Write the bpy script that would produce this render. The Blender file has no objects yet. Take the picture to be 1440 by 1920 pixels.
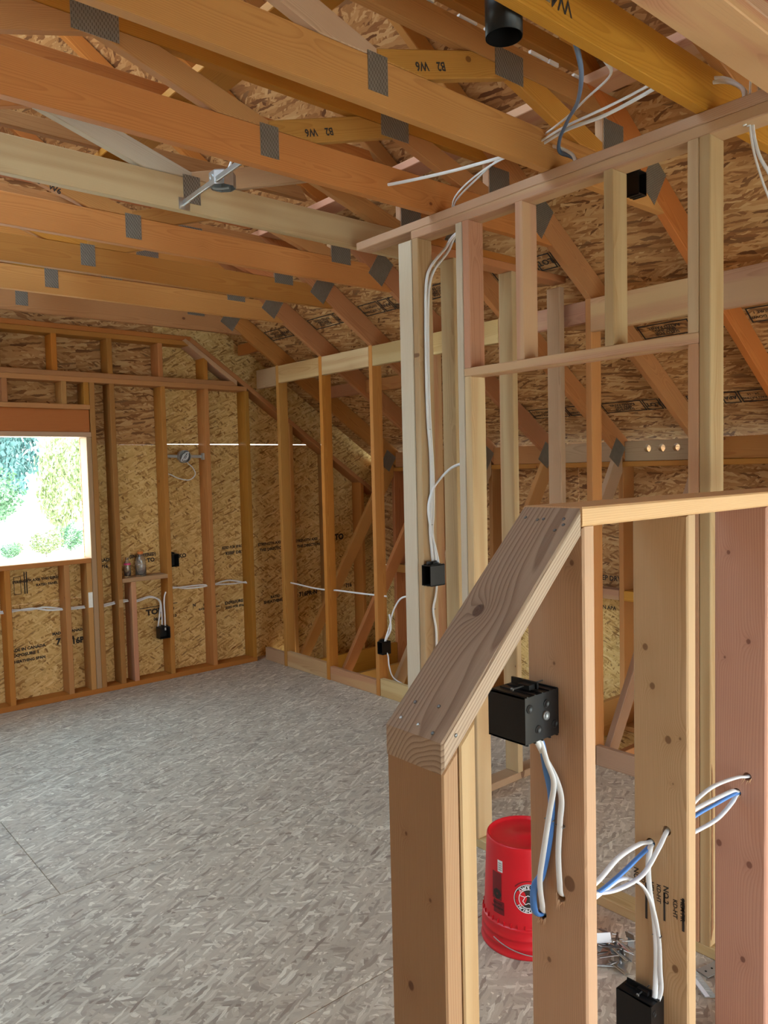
import bpy, bmesh, math, random
from mathutils import Matrix, Vector

# ------------------------------------------------------------------ camera, world, lights, exposure
sc = bpy.context.scene
COL = sc.collection
YAW, PITCH, ROLL, FPX = 0.707251144, -0.054935162, -0.023359909, 1451.21551
cam_d = bpy.data.cameras.new('camera'); cam = bpy.data.objects.new('camera', cam_d); COL.objects.link(cam)
_f = Vector((math.cos(PITCH)*math.sin(YAW), math.cos(PITCH)*math.cos(YAW), math.sin(PITCH)))
_r0 = Vector((math.cos(YAW), -math.sin(YAW), 0)); _u0 = _r0.cross(_f)
_r = math.cos(ROLL)*_r0 + math.sin(ROLL)*_u0; _u = -math.sin(ROLL)*_r0 + math.cos(ROLL)*_u0
cam.matrix_world = Matrix(((_r.x, _u.x, -_f.x, 0), (_r.y, _u.y, -_f.y, 0), (_r.z, _u.z, -_f.z, 1.64), (0, 0, 0, 1)))
cam_d.sensor_fit = 'VERTICAL'; cam_d.sensor_height = 24.0; cam_d.lens = FPX*24.0/1920.0
cam_d.clip_start = 0.05; cam_d.clip_end = 600
sc.camera = cam

w = bpy.data.worlds.new('sky'); sc.world = w; w.use_nodes = True
wn, wl = w.node_tree.nodes, w.node_tree.links
wn.clear()
w_out = wn.new('ShaderNodeOutputWorld'); w_bg = wn.new('ShaderNodeBackground')
w_tc = wn.new('ShaderNodeTexCoord'); w_sep = wn.new('ShaderNodeSeparateXYZ'); w_ramp = wn.new('ShaderNodeValToRGB')
wl.new(w_tc.outputs['Generated'], w_sep.inputs[0]); wl.new(w_sep.outputs['Z'], w_ramp.inputs[0])
w_ramp.color_ramp.elements[0].position = 0.0; w_ramp.color_ramp.elements[0].color = (1.0, 0.98, 0.94, 1)
w_ramp.color_ramp.elements[1].position = 0.8; w_ramp.color_ramp.elements[1].color = (0.42, 0.74, 1.0, 1)
wl.new(w_ramp.outputs[0], w_bg.inputs[0]); w_bg.inputs[1].default_value = 3.0
wl.new(w_bg.outputs[0], w_out.inputs[0])

sun_d = bpy.data.lights.new('sun', 'SUN'); sun_d.energy = 4.5; sun_d.angle = 0.01; sun_d.color = (1.0, 0.93, 0.82)
sun = bpy.data.objects.new('sun', sun_d); COL.objects.link(sun)
sun.rotation_euler = Vector((-0.62, 0.22, -0.80)).to_track_quat('-Z', 'Y').to_euler()

def portal(name, loc, to, sx, sy):          # light portals: they only guide sampling of the sky through the real openings
    d = bpy.data.lights.new(name, 'AREA'); d.shape = 'RECTANGLE'; d.size = sx; d.size_y = sy
    d.cycles.is_portal = True
    o = bpy.data.objects.new(name, d); COL.objects.link(o); o.location = loc
    o.rotation_euler = Vector(to).to_track_quat('-Z', 'Y').to_euler()
portal('sky_portal', (-2.99, 4.0, 1.9), (1, 0, 0), 2.6, 1.2)
portal('sky_portal', (-0.55, 3.45, 4.27), (0.55, 0, -0.83), 2.2, 2.9)
portal('sky_portal', (1.8, -1.49, 0.75), (0, 1, 0), 3.2, 1.5)
portal('sky_portal', (1.3, 5.99, 1.48), (0, -1, 0), 1.6, 0.95)

sc.view_settings.view_transform = 'Standard'; sc.view_settings.look = 'None'
sc.view_settings.gamma = 1.0; sc.view_settings.use_curve_mapping = False
sc.view_settings.exposure = 1.78
sc.cycles.max_bounces = 14; sc.cycles.diffuse_bounces = 7; sc.cycles.glossy_bounces = 4
sc.cycles.sample_clamp_indirect = 6.0
RND = random.Random(7)

# ------------------------------------------------------------------ materials
def nt(name):
    m = bpy.data.materials.new(name); m.use_nodes = True
    n = m.node_tree.nodes; n.clear()
    out = n.new('ShaderNodeOutputMaterial'); b = n.new('ShaderNodeBsdfPrincipled')
    m.node_tree.links.new(b.outputs[0], out.inputs[0])
    return m, n, m.node_tree.links, b

def mth(n, l, op, a, b=None, c=None, clamp=False):
    x = n.new('ShaderNodeMath'); x.operation = op; x.use_clamp = clamp
    for i, v in enumerate((a, b, c)):
        if v is None: continue
        if isinstance(v, (int, float)): x.inputs[i].default_value = v
        else: l.new(v, x.inputs[i])
    return x.outputs[0]

def vmul(n, l, v, s):
    x = n.new('ShaderNodeVectorMath'); x.operation = 'MULTIPLY'; l.new(v, x.inputs[0]); x.inputs[1].default_value = s
    return x.outputs[0]

def vadd(n, l, a, b):
    x = n.new('ShaderNodeVectorMath'); x.operation = 'ADD'; l.new(a, x.inputs[0])
    if isinstance(b, (tuple, list)): x.inputs[1].default_value = b
    else: l.new(b, x.inputs[1])
    return x.outputs[0]

def mix(n, l, fac, a, b, mode='MIX'):
    x = n.new('ShaderNodeMix'); x.data_type = 'RGBA'; x.blend_type = mode
    for sock, v in ((x.inputs[0], fac), (x.inputs[6], a), (x.inputs[7], b)):
        if isinstance(v, (int, float)): sock.default_value = v
        elif isinstance(v, tuple): sock.default_value = (*v, 1)
        else: l.new(v, sock)
    return x.outputs[2]

def ramp(n, l, f, stops):
    r = n.new('ShaderNodeValToRGB'); l.new(f, r.inputs[0])
    e = r.color_ramp.elements
    while len(e) < len(stops): e.new(0.5)
    for k, (p, c) in enumerate(stops):
        e[k].position = p; e[k].color = (*c, 1) if isinstance(c, tuple) else (c, c, c, 1)
    return r.outputs[0]

def noise(n, l, v, scale, detail=2.0, rough=0.5):
    t = n.new('ShaderNodeTexNoise'); l.new(v, t.inputs['Vector']); t.inputs['Scale'].default_value = scale
    t.inputs['Detail'].default_value = detail; t.inputs['Roughness'].default_value = rough
    return t.outputs['Fac']

def wood(name, light, dark, ring=0.0042, contrast=0.75, sap=None, rough=0.62, bump=0.25, knots=0.25, varied=0.16, pith=None, wob_amp=0.05, knot_at=None, knot_axis='z'):
    """sawn softwood: growth rings round an off-centre pith, so faces show cathedral grain and ends show rings"""
    m, n, l, b = nt(name)
    tc = n.new('ShaderNodeTexCoord'); oi = n.new('ShaderNodeObjectInfo'); R = oi.outputs['Random']
    fr = lambda k, s: mth(n, l, 'FRACT', mth(n, l, 'MULTIPLY', R, k)) if s is None else mth(n, l, 'MULTIPLY', mth(n, l, 'SUBTRACT', mth(n, l, 'FRACT', mth(n, l, 'MULTIPLY', R, k)), 0.5), s)
    off = n.new('ShaderNodeCombineXYZ')
    l.new(mth(n, l, 'MULTIPLY', R, 60.0), off.inputs[0])
    if pith:
        off.inputs[1].default_value, off.inputs[2].default_value = pith
    else:
        l.new(mth(n, l, 'ADD', fr(7.13, 0.05), 0.045), off.inputs[1])
        l.new(fr(13.7, 0.16), off.inputs[2])
    p = vadd(n, l, tc.outputs['Object'], off.outputs[0])
    low = n.new('ShaderNodeTexNoise'); l.new(vmul(n, l, p, (0.9, 5.0, 5.0)), low.inputs['Vector'])
    low.inputs['Scale'].default_value = 1.0; low.inputs['Detail'].default_value = 2.0
    wob = n.new('ShaderNodeVectorMath'); wob.operation = 'MULTIPLY_ADD'
    l.new(low.outputs['Color'], wob.inputs[0]); wob.inputs[1].default_value = (0, wob_amp, wob_amp); l.new(p, wob.inputs[2])
    # knots
    kp = vmul(n, l, p, (1.9, 3.0, 7.0))
    vo = n.new('ShaderNodeTexVoronoi'); l.new(kp, vo.inputs['Vector']); vo.inputs['Scale'].default_value = 1.0
    dl = n.new('ShaderNodeVectorMath'); dl.operation = 'SUBTRACT'; l.new(kp, dl.inputs[0]); l.new(vo.outputs['Position'], dl.inputs[1])
    dr = vmul(n, l, dl.outputs[0], (1/2.6, 0.22/3.0, 1/7.0))
    ln = n.new('ShaderNodeVectorMath'); ln.operation = 'LENGTH'; l.new(dr, ln.inputs[0]); kd = ln.outputs['Value']
    cs = n.new('ShaderNodeSeparateColor'); l.new(vo.outputs['Color'], cs.inputs[0])
    has = mth(n, l, 'MULTIPLY', mth(n, l, 'SUBTRACT', cs.outputs[0], knots, clamp=True), 0.019)
    kmask = mth(n, l, 'MULTIPLY', mth(n, l, 'GREATER_THAN', has, 0.0015), mth(n, l, 'SMOOTH_MIN', mth(n, l, 'MULTIPLY', mth(n, l, 'SUBTRACT', has, kd), 600.0, clamp=True), 1.0, 0.01), clamp=True)
    halo = mth(n, l, 'MULTIPLY', mth(n, l, 'GREATER_THAN', has, 0.0015), mth(n, l, 'EXPONENT', mth(n, l, 'MULTIPLY', kd, -55.0)))
    if knot_at:                                  # this board's own knots: (along, across, radius)
        halo = kmask = None
        for kx, kc, kr in knot_at:
            kv = n.new('ShaderNodeVectorMath'); kv.operation = 'SUBTRACT'; l.new(tc.outputs['Object'], kv.inputs[0])
            kv.inputs[1].default_value = (kx, kc, 0) if knot_axis == 'y' else (kx, 0, kc)
            k2 = n.new('ShaderNodeVectorMath'); k2.operation = 'LENGTH'
            l.new(vmul(n, l, kv.outputs[0], (0.8, 1.0, 0.0) if knot_axis == 'y' else (0.8, 0.0, 1.0)), k2.inputs[0])
            m1 = mth(n, l, 'MULTIPLY', mth(n, l, 'SUBTRACT', kr, k2.outputs['Value']), 400.0, clamp=True)
            h1 = mth(n, l, 'EXPONENT', mth(n, l, 'MULTIPLY', k2.outputs['Value'], -0.45/kr))
            kmask = m1 if kmask is None else mth(n, l, 'MAXIMUM', kmask, m1)
            halo = h1 if halo is None else mth(n, l, 'ADD', halo, h1)
    s = n.new('ShaderNodeSeparateXYZ'); l.new(wob.outputs[0], s.inputs[0])
    rr = mth(n, l, 'SQRT', mth(n, l, 'ADD', mth(n, l, 'MULTIPLY', s.outputs[1], s.outputs[1]), mth(n, l, 'MULTIPLY', s.outputs[2], s.outputs[2])))
    rr = mth(n, l, 'ADD', rr, mth(n, l, 'MULTIPLY', halo, (0.036 if pith else 0.022) if knot_at else 0.02))
    f = mth(n, l, 'FRACT', mth(n, l, 'DIVIDE', rr, ring))
    band = ramp(n, l, f, [(0.0, 0.0), (0.45, 0.18), (0.82, 0.85), (0.93, 1.0), (1.0, 0.05)])
    fib = noise(n, l, vmul(n, l, p, (9.0, 420.0, 420.0)), 1.0, 2.0)
    tone = noise(n, l, vmul(n, l, p, (0.8, 14.0, 14.0)), 1.0, 1.0)
    k = mth(n, l, 'MULTIPLY', band, contrast)
    k = mth(n, l, 'ADD', k, mth(n, l, 'MULTIPLY', mth(n, l, 'SUBTRACT', fib, 0.5), 0.45), clamp=True)
    c = mix(n, l, k, light, dark)
    if sap: c = mix(n, l, ramp(n, l, tone, [(0.46, 0.0), (0.58, 1.0)]), c, sap)
    dk = (dark[0]*.42, dark[1]*.34, dark[2]*.32)
    c = mix(n, l, mth(n, l, 'MULTIPLY', halo, 0.5), c, dark)
    c = mix(n, l, mth(n, l, 'MULTIPLY', kmask, 0.8), c, dk)
    hsv = n.new('ShaderNodeHueSaturation'); l.new(c, hsv.inputs['Color'])
    l.new(mth(n, l, 'ADD', fr(31.7, 0.02), 0.5), hsv.inputs['Hue'])
    l.new(mth(n, l, 'ADD', fr(17.3, 0.16), 1.0), hsv.inputs['Saturation'])
    l.new(mth(n, l, 'ADD', fr(23.9, varied*2), 1.0), hsv.inputs['Value'])
    l.new(hsv.outputs[0], b.inputs['Base Color']); b.inputs['Roughness'].default_value = rough
    b.inputs['Specular IOR Level'].default_value = 0.25
    if bump:
        bu = n.new('ShaderNodeBump'); bu.inputs['Strength'].default_value = bump; bu.inputs['Distance'].default_value = 0.0015
        l.new(mth(n, l, 'ADD', mth(n, l, 'MULTIPLY', band, -0.7), mth(n, l, 'MULTIPLY', fib, 0.35)), bu.inputs['Height']); l.new(bu.outputs[0], b.inputs['Normal'])
    return m

def osb(name, ramp_cols, dark, chips=0.25, size=1.0, bump=0.5, rough=0.75, flow=False):
    """pressed strand board: five crossed layers of long flakes"""
    m, n, l, b = nt(name)
    tc = n.new('ShaderNodeTexCoord'); oi = n.new('ShaderNodeObjectInfo')
    off = n.new('ShaderNodeCombineXYZ')
    l.new(mth(n, l, 'MULTIPLY', oi.outputs['Random'], 37.0), off.inputs[0]); l.new(mth(n, l, 'MULTIPLY', oi.outputs['Random'], 91.0), off.inputs[1])
    sp = n.new('ShaderNodeSeparateXYZ'); l.new(tc.outputs['Object'], sp.inputs[0])
    cb = n.new('ShaderNodeCombineXYZ'); l.new(sp.outputs[0], cb.inputs[0]); l.new(sp.outputs[2], cb.inputs[1])
    p = vadd(n, l, cb.outputs[0], off.outputs[0])
    wn_ = n.new('ShaderNodeTexNoise'); wn_.noise_dimensions = '2D'; l.new(p, wn_.inputs['Vector']); wn_.inputs['Scale'].default_value = 30.0; wn_.inputs['Detail'].default_value = 3.0
    wv = n.new('ShaderNodeVectorMath'); wv.operation = 'MULTIPLY_ADD'; l.new(wn_.outputs['Color'], wv.inputs[0]); wv.inputs[1].default_value = (0.012, 0.012, 0); l.new(p, wv.inputs[2])
    col = None; hgt = None
    for i, (ang, L, W, th) in enumerate(((9, .08, .016, 0.0), (-32, .07, .013, .5), (48, .06, .012, .66), (22, .085, .012, .58), (-8, .095, .013, .5)) if flow else ((6, .060, .018, 0.0), (-55, .055, .014, .42), (76, .050, .012, .52), (36, .058, .013, .52), (-24, .062, .011, .55))):
        mp = n.new('ShaderNodeMapping'); mp.inputs['Rotation'].default_value = (0, 0, math.radians(ang)); mp.inputs['Location'].default_value = (i*3.7, i*5.1, 0)
        l.new(wv.outputs[0], mp.inputs['Vector'])
        vo = n.new('ShaderNodeTexVoronoi'); vo.voronoi_dimensions = '2D'; l.new(vmul(n, l, mp.outputs[0], (1/(L*size), 1/(W*size), 1)), vo.inputs['Vector']); vo.inputs['Scale'].default_value = 1.0
        s = n.new('ShaderNodeSeparateColor'); l.new(vo.outputs['Color'], s.inputs[0])
        grain = noise(n, l, vmul(n, l, mp.outputs[0], (14.0, 260.0, 1)), 1.0, 1.0)
        t = mth(n, l, 'ADD', s.outputs[1], mth(n, l, 'MULTIPLY', mth(n, l, 'SUBTRACT', grain, 0.5), 0.35), clamp=True)
        c = ramp(n, l, t, ramp_cols)
        dk = mth(n, l, 'MULTIPLY', mth(n, l, 'GREATER_THAN', s.outputs[2], 1-chips*(0.25 if i < 3 else 0.5)), 0.75)
        c = mix(n, l, dk, c, dark)
        h = mth(n, l, 'ADD', mth(n, l, 'MULTIPLY', s.outputs[1], 0.5), 0.22*i)
        if col is None: col, hgt = c, h
        else:
            msk = mth(n, l, 'GREATER_THAN', s.outputs[0], th)
            col = mix(n, l, msk, col, c)
            hm = n.new('ShaderNodeMix'); hm.data_type = 'FLOAT'; l.new(msk, hm.inputs[0]); l.new(hgt, hm.inputs[2]); l.new(h, hm.inputs[3]); hgt = hm.outputs[0]
    big = noise(n, l, p, 2.3, 2.0)
    col = mix(n, l, 1.0, col, ramp(n, l, big, [(0.3, 0.86), (0.7, 1.0)]), 'MULTIPLY')
    l.new(col, b.inputs['Base Color']); b.inputs['Roughness'].default_value = rough; b.inputs['Specular IOR Level'].default_value = 0.2
    bu = n.new('ShaderNodeBump'); bu.inputs['Strength'].default_value = bump; bu.inputs['Distance'].default_value = 0.002
    l.new(hgt, bu.inputs['Height']); l.new(bu.outputs[0], b.inputs['Normal'])
    return m

def plain(name, c, rough=0.5, metal=0.0, spec=0.5, trans=0.0, speck=0.0, scale=40.0):
    m, n, l, b = nt(name)
    tc = n.new('ShaderNodeTexCoord')
    f = noise(n, l, tc.outputs['Object'], scale, 3.0)
    l.new(mix(n, l, f, tuple(x*(1-speck) for x in c), tuple(min(1, x*(1+speck)) for x in c)), b.inputs['Base Color'])
    b.inputs['Roughness'].default_value = rough; b.inputs['Metallic'].default_value = metal
    b.inputs['Specular IOR Level'].default_value = spec; b.inputs['Transmission Weight'].default_value = trans
    return m

def toothed(name):
    """galvanised truss plate: rows of punched slots"""
    m, n, l, b = nt(name)
    tc = n.new('ShaderNodeTexCoord'); s = n.new('ShaderNodeSeparateXYZ'); l.new(tc.outputs['Object'], s.inputs[0])
    fx = mth(n, l, 'FRACT', mth(n, l, 'MULTIPLY', s.outputs[0], 1/0.0062))
    row = mth(n, l, 'FLOOR', mth(n, l, 'MULTIPLY', s.outputs[0], 1/0.0062))
    fz = mth(n, l, 'FRACT', mth(n, l, 'ADD', mth(n, l, 'MULTIPLY', s.outputs[2], 1/0.019), mth(n, l, 'MULTIPLY', row, 0.37)))
    slot = mth(n, l, 'MULTIPLY', mth(n, l, 'LESS_THAN', mth(n, l, 'ABSOLUTE', mth(n, l, 'SUBTRACT', fx, 0.5)), 0.24), mth(n, l, 'LESS_THAN', fz, 0.5))
    f = noise(n, l, tc.outputs['Object'], 30.0, 2.0)
    c = mix(n, l, f, (0.24, 0.235, 0.21), (0.34, 0.335, 0.31))
    l.new(mix(n, l, slot, c, (0.085, 0.065, 0.048)), b.inputs['Base Color'])
    l.new(mth(n, l, 'SUBTRACT', 0.75, mth(n, l, 'MULTIPLY', slot, 0.75)), b.inputs['Metallic']); b.inputs['Roughness'].default_value = 0.42
    bu = n.new('ShaderNodeBump'); bu.inputs['Strength'].default_value = 0.8; bu.inputs['Distance'].default_value = 0.002
    l.new(mth(n, l, 'SUBTRACT', 1.0, slot), bu.inputs['Height']); l.new(bu.outputs[0], b.inputs['Normal'])
    return m

FIR = wood('fir_lumber', (0.455, 0.205, 0.054), (0.31, 0.115, 0.027), contrast=0.5)
FIR2 = wood('fir_lumber_red', (0.42, 0.175, 0.055), (0.29, 0.10, 0.028), contrast=0.5)
PINK = wood('red_heart_lumber', (0.48, 0.255, 0.145), (0.33, 0.15, 0.075), contrast=0.45, sap=(0.50, 0.30, 0.155))
PALE = wood('pale_lumber', (0.455, 0.305, 0.15), (0.33, 0.195, 0.08), contrast=0.55, sap=(0.50, 0.36, 0.19))
TAN = wood('tan_lumber', (0.45, 0.285, 0.165), (0.31, 0.175, 0.09), contrast=0.55)
HEART = wood('heartwood_red_lumber', (0.44, 0.215, 0.125), (0.30, 0.125, 0.07), contrast=0.5)
CAPL = wood('orange_cap_lumber', (0.60, 0.36, 0.18), (0.47, 0.245, 0.105), contrast=0.5)
GREY = wood('pale_grey_lumber', (0.53, 0.45, 0.335), (0.37, 0.285, 0.19), contrast=0.4)  # grey base stands in for bluish skylight on corner post and truss web
STUD2 = wood('half_wall_pink_stud', (0.48, 0.275, 0.165), (0.34, 0.175, 0.095), contrast=0.5, knot_at=[(.019, -.030, .014), (-.164, .023, .006), (.463, .002, .004), (.67, -.043, .006)])
STUD3 = wood('half_wall_tan_stud', (0.45, 0.285, 0.17), (0.32, 0.18, 0.095), ring=0.0036, contrast=0.6, knot_at=[(.424, .037, .008), (.333, .019, .008), (.213, -.021, .009), (.223, -.051, .004), (-.335, -.037, .009), (.111, -.033, .003)])
STUD4 = wood('half_wall_red_stud', (0.45, 0.235, 0.145), (0.32, 0.145, 0.085), ring=0.006, contrast=0.5, knot_at=[(.615, .031, .006), (.379, -.023, .007), (.326, .041, .004), (-.233, -.027, .009), (-.506, -.010, .008), (-.201, .057, .009)])
POST = wood('half_wall_end_stud', (0.44, 0.265, 0.14), (0.30, 0.155, 0.075), contrast=0.45, knot_at=[(.414, .023, .004), (.319, -.034, .004), (.144, .019, .008)], knot_axis='y')
SKYCAP = wood('skylit_cap_lumber', (0.44, 0.325, 0.225), (0.23, 0.145, 0.09), ring=0.0062, contrast=0.75, bump=0.6, varied=0.05, pith=(0.012, 0.052), wob_amp=0.075, knot_at=[(0.017, 0.022, 0.013)], knot_axis='y')  # grey-brown tone is sky light on the cap, put into the colour
WOODS = [FIR, FIR, FIR2, TAN, PALE, PINK]
OSB_FLOOR = osb('floor_strand_board', [(0.0, (0.36, 0.285, 0.22)), (0.25, (0.47, 0.385, 0.295)), (0.7, (0.54, 0.45, 0.345)), (0.9, (0.65, 0.56, 0.44)), (1.0, (0.78, 0.69, 0.55))], (0.26, 0.19, 0.145), chips=0.06, size=1.0, bump=0.7, rough=0.55)
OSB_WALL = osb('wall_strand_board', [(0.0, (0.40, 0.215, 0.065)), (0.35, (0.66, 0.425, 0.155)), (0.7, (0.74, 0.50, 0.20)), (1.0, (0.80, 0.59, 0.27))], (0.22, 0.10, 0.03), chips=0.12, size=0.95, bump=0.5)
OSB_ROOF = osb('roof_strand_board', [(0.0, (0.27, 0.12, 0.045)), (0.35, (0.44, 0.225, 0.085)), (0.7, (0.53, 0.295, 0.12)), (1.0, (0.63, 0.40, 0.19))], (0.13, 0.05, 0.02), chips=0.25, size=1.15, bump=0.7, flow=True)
PLATE = toothed('toothed_steel_plate')
GALV = plain('galvanised_steel', (0.55, 0.57, 0.58), 0.3, 0.9, speck=0.12)
DULL = plain('dull_zinc', (0.42, 0.42, 0.41), 0.5, 0.7, speck=0.15)
BLACK = plain('black_plastic', (0.008, 0.007, 0.007), 0.36, speck=0.3, spec=0.3)
DARK = plain('dark_interior', (0.004, 0.004, 0.004), 0.8)
WHITE = plain('white_cable_sheath', (0.74, 0.75, 0.76), 0.4, speck=0.03)
BLUE = plain('blue_cable_sheath', (0.08, 0.23, 0.60), 0.45, speck=0.06)
NAVY = plain('slate_blue_cable_sheath', (0.10, 0.15, 0.24), 0.5, speck=0.06)
INK = plain('black_stamp_ink', (0.025, 0.018, 0.014), 0.8)
RED = plain('red_bucket_plastic', (0.60, 0.008, 0.018), 0.36, speck=0.08, scale=14.0)
DKRED = plain('dark_red_print', (0.17, 0.006, 0.012), 0.5, speck=0.25, scale=60)
PAPER = plain('white_label_paper', (0.75, 0.76, 0.78), 0.6)
NAIL = plain('steel_nail', (0.20, 0.20, 0.20), 0.4, 0.8)
SPLIT = plain('raw_wood_splinter', (0.66, 0.42, 0.24), 0.7, speck=0.15)
COPPER = plain('copper_shell', (0.55, 0.12, 0.10), 0.4, 0.3)
CLEAR = plain('clear_bottle_plastic', (0.93, 0.95, 0.96), 0.06, trans=0.95)
ORANGE = plain('orange_cap_plastic', (0.75, 0.22, 0.05), 0.4)
MAGENTA = plain('pink_label_plastic', (0.75, 0.04, 0.22), 0.4)
GROUND = plain('dry_pale_ground', (0.80, 0.77, 0.66), 0.9, speck=0.1, scale=0.3)
LEAF_D = plain('dark_conifer_foliage', (0.055, 0.125, 0.11), 0.7, speck=0.5, scale=1.5)
LEAF_M = plain('mid_green_foliage', (0.11, 0.20, 0.095), 0.7, speck=0.4, scale=2)
LEAF_Y = plain('yellow_green_foliage', (0.22, 0.25, 0.10), 0.7, speck=0.35, scale=2)
BARKW = plain('brown_bark', (0.20, 0.085, 0.03), 0.85, speck=0.6, scale=30)
BARK = plain('grey_bark', (0.26, 0.21, 0.18), 0.85, speck=0.2)

# ------------------------------------------------------------------ helpers
W = {}                                          # world matrices as built
def link(o, parent, M, name=None):
    COL.objects.link(o)
    if parent is not None:
        o.parent = parent; o.matrix_local = W[parent.name].inverted() @ M
    else:
        o.matrix_world = M
    W[o.name] = M.copy()
    return o

def mesh_obj(name, verts, faces, mat, parent, M=Matrix.Identity(4), smooth=False):
    me = bpy.data.meshes.new(name); me.from_pydata([tuple(v) for v in verts], [], faces); me.materials.append(mat)
    if smooth: me.polygons.foreach_set('use_smooth', [True]*len(me.polygons))
    return link(bpy.data.objects.new(name, me), parent, M)

def thing(name, label, cat, loc=(0, 0, 0), group=None, kind=None):
    o = bpy.data.objects.new(name, None); o.empty_display_size = 0.1
    link(o, None, Matrix.Translation(loc))
    if kind: o['kind'] = kind
    if label: o['label'] = label
    if cat: o['category'] = cat
    if group: o['group'] = group
    return o

def tag(o, label, cat, group=None):
    o['label'] = label; o['category'] = cat
    if group: o['group'] = group
    return o

def struct(name, loc=(0, 0, 0)): return thing(name, None, None, loc, kind='structure')

def inset(poly, d):
    n = len(poly); out = []
    for i in range(n):
        p0, p1, p2 = Vector(poly[i-1]), Vector(poly[i]), Vector(poly[(i+1) % n])
        e1, e2 = (p1-p0).normalized(), (p2-p1).normalized()
        n1, n2 = Vector((-e1.y, e1.x)), Vector((-e2.y, e2.x))
        k = 1 + n1.dot(n2)
        out.append(tuple(p1 + (n1+n2)*(d/max(k, 0.3))))
    return out

def prism(name, poly, t, M, mat, parent, bev=0.003):
    """convex outline in local x,z (x = grain), thickness t along local y, long edges eased"""
    area = sum(poly[i-1][0]*poly[i][1]-poly[i][0]*poly[i-1][1] for i in range(len(poly)))
    if area < 0: poly = poly[::-1]
    n = len(poly); h = t/2; q = inset(poly, bev) if bev else poly
    rings = [(q, -h), (poly, -h+bev), (poly, h-bev), (q, h)] if bev else [(poly, -h), (poly, h)]
    v = [(x, y, z) for ring, y in rings for x, z in ring]
    f = [tuple(range(n)), tuple(range(len(v)-1, len(v)-n-1, -1))]
    for r in range(len(rings)-1):
        for i in range(n):
            j = (i+1) % n
            f.append((r*n+j, r*n+i, (r+1)*n+i, (r+1)*n+j))
    return mesh_obj(name, v, f, mat, parent, M)

def frame(o, x, z):
    x = Vector(x).normalized(); z = Vector(z); z = (z - x*z.dot(x)).normalized(); y = z.cross(x)
    return Matrix(((x.x, y.x, z.x, o[0]), (x.y, y.y, z.y, o[1]), (x.z, y.z, z.z, o[2]), (0, 0, 0, 1)))

def board(name, a, b, up, wd, t, mat, parent, ca=0.0, cb=0.0, bev=0.003):
    """lumber from a to b; up = direction of the width wd; ca/cb slope the end cuts"""
    a, b = Vector(a), Vector(b); L = (b-a).length/2; h = wd/2
    return prism(name, [(-L-ca*h, -h), (L-cb*h, -h), (L+cb*h, h), (-L+ca*h, h)], t, frame((a+b)/2, b-a, up), mat, parent, bev)

def box(name, lo, hi, mat, parent, grain='x', bev=0.003):
    """axis-aligned lumber; thickness taken along the smallest side"""
    lo, hi = Vector(lo), Vector(hi); d = hi-lo; c = (lo+hi)/2
    ax = {'x': 0, 'y': 1, 'z': 2}[grain]; rest = [i for i in range(3) if i != ax]
    wi = rest[0] if d[rest[0]] >= d[rest[1]] else rest[1]
    ti = rest[1] if wi == rest[0] else rest[0]
    e = [Vector((1, 0, 0)), Vector((0, 1, 0)), Vector((0, 0, 1))]
    L, h = d[ax]/2, d[wi]/2
    return prism(name, [(-L, -h), (L, -h), (L, h), (-L, h)], d[ti], frame(c, e[ax], e[wi]), mat, parent, bev)

def member(name, pts, grain, y0, y1, mat, parent, bev=0.003):
    """truss member: outline in world x,z between two y planes"""
    cx = sum(p[0] for p in pts)/len(pts); cz = sum(p[1] for p in pts)/len(pts)
    g = Vector((grain[0], 0, grain[1])).normalized()
    if g.x < 0: g = -g
    if abs(g.x) < 1e-6: g = Vector((0, 0, 1)); zz = Vector((-1, 0, 0))
    else: zz = Vector((-g.z, 0, g.x))
    loc = [((p[0]-cx)*g.x+(p[1]-cz)*g.z, (p[0]-cx)*zz.x+(p[1]-cz)*zz.z) for p in pts]
    return prism(name, loc, y1-y0, frame((cx, (y0+y1)/2, cz), g, zz), mat, parent, bev)

def lathe(name, prof, mat, parent, M, seg=32, smooth=True, cap0=False, cap1=False):
    v, f = [], []
    for r, z in prof:
        for k in range(seg): v.append((r*math.cos(2*math.pi*k/seg), r*math.sin(2*math.pi*k/seg), z))
    for i in range(len(prof)-1):
        for k in range(seg):
            j = (k+1) % seg; f.append((i*seg+k, i*seg+j, (i+1)*seg+j, (i+1)*seg+k))
    if cap0: f.append(tuple(range(seg-1, -1, -1)))
    if cap1: f.append(tuple(range((len(prof)-1)*seg, len(prof)*seg)))
    return mesh_obj(name, v, f, mat, parent, M, smooth)

def spline(pts, n=8):
    P = [Vector(p) for p in pts]; P = [P[0]*2-P[1]] + P + [P[-1]*2-P[-2]]; out = []
    for i in range(1, len(P)-2):
        for k in range(n):
            t = k/n; a, b, c, d = P[i-1], P[i], P[i+1], P[i+2]
            out.append(0.5*((2*b)+(c-a)*t+(2*a-5*b+4*c-d)*t*t+(3*b-a-3*c+d)*t**3))
    out.append(P[-2]); return out

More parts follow.
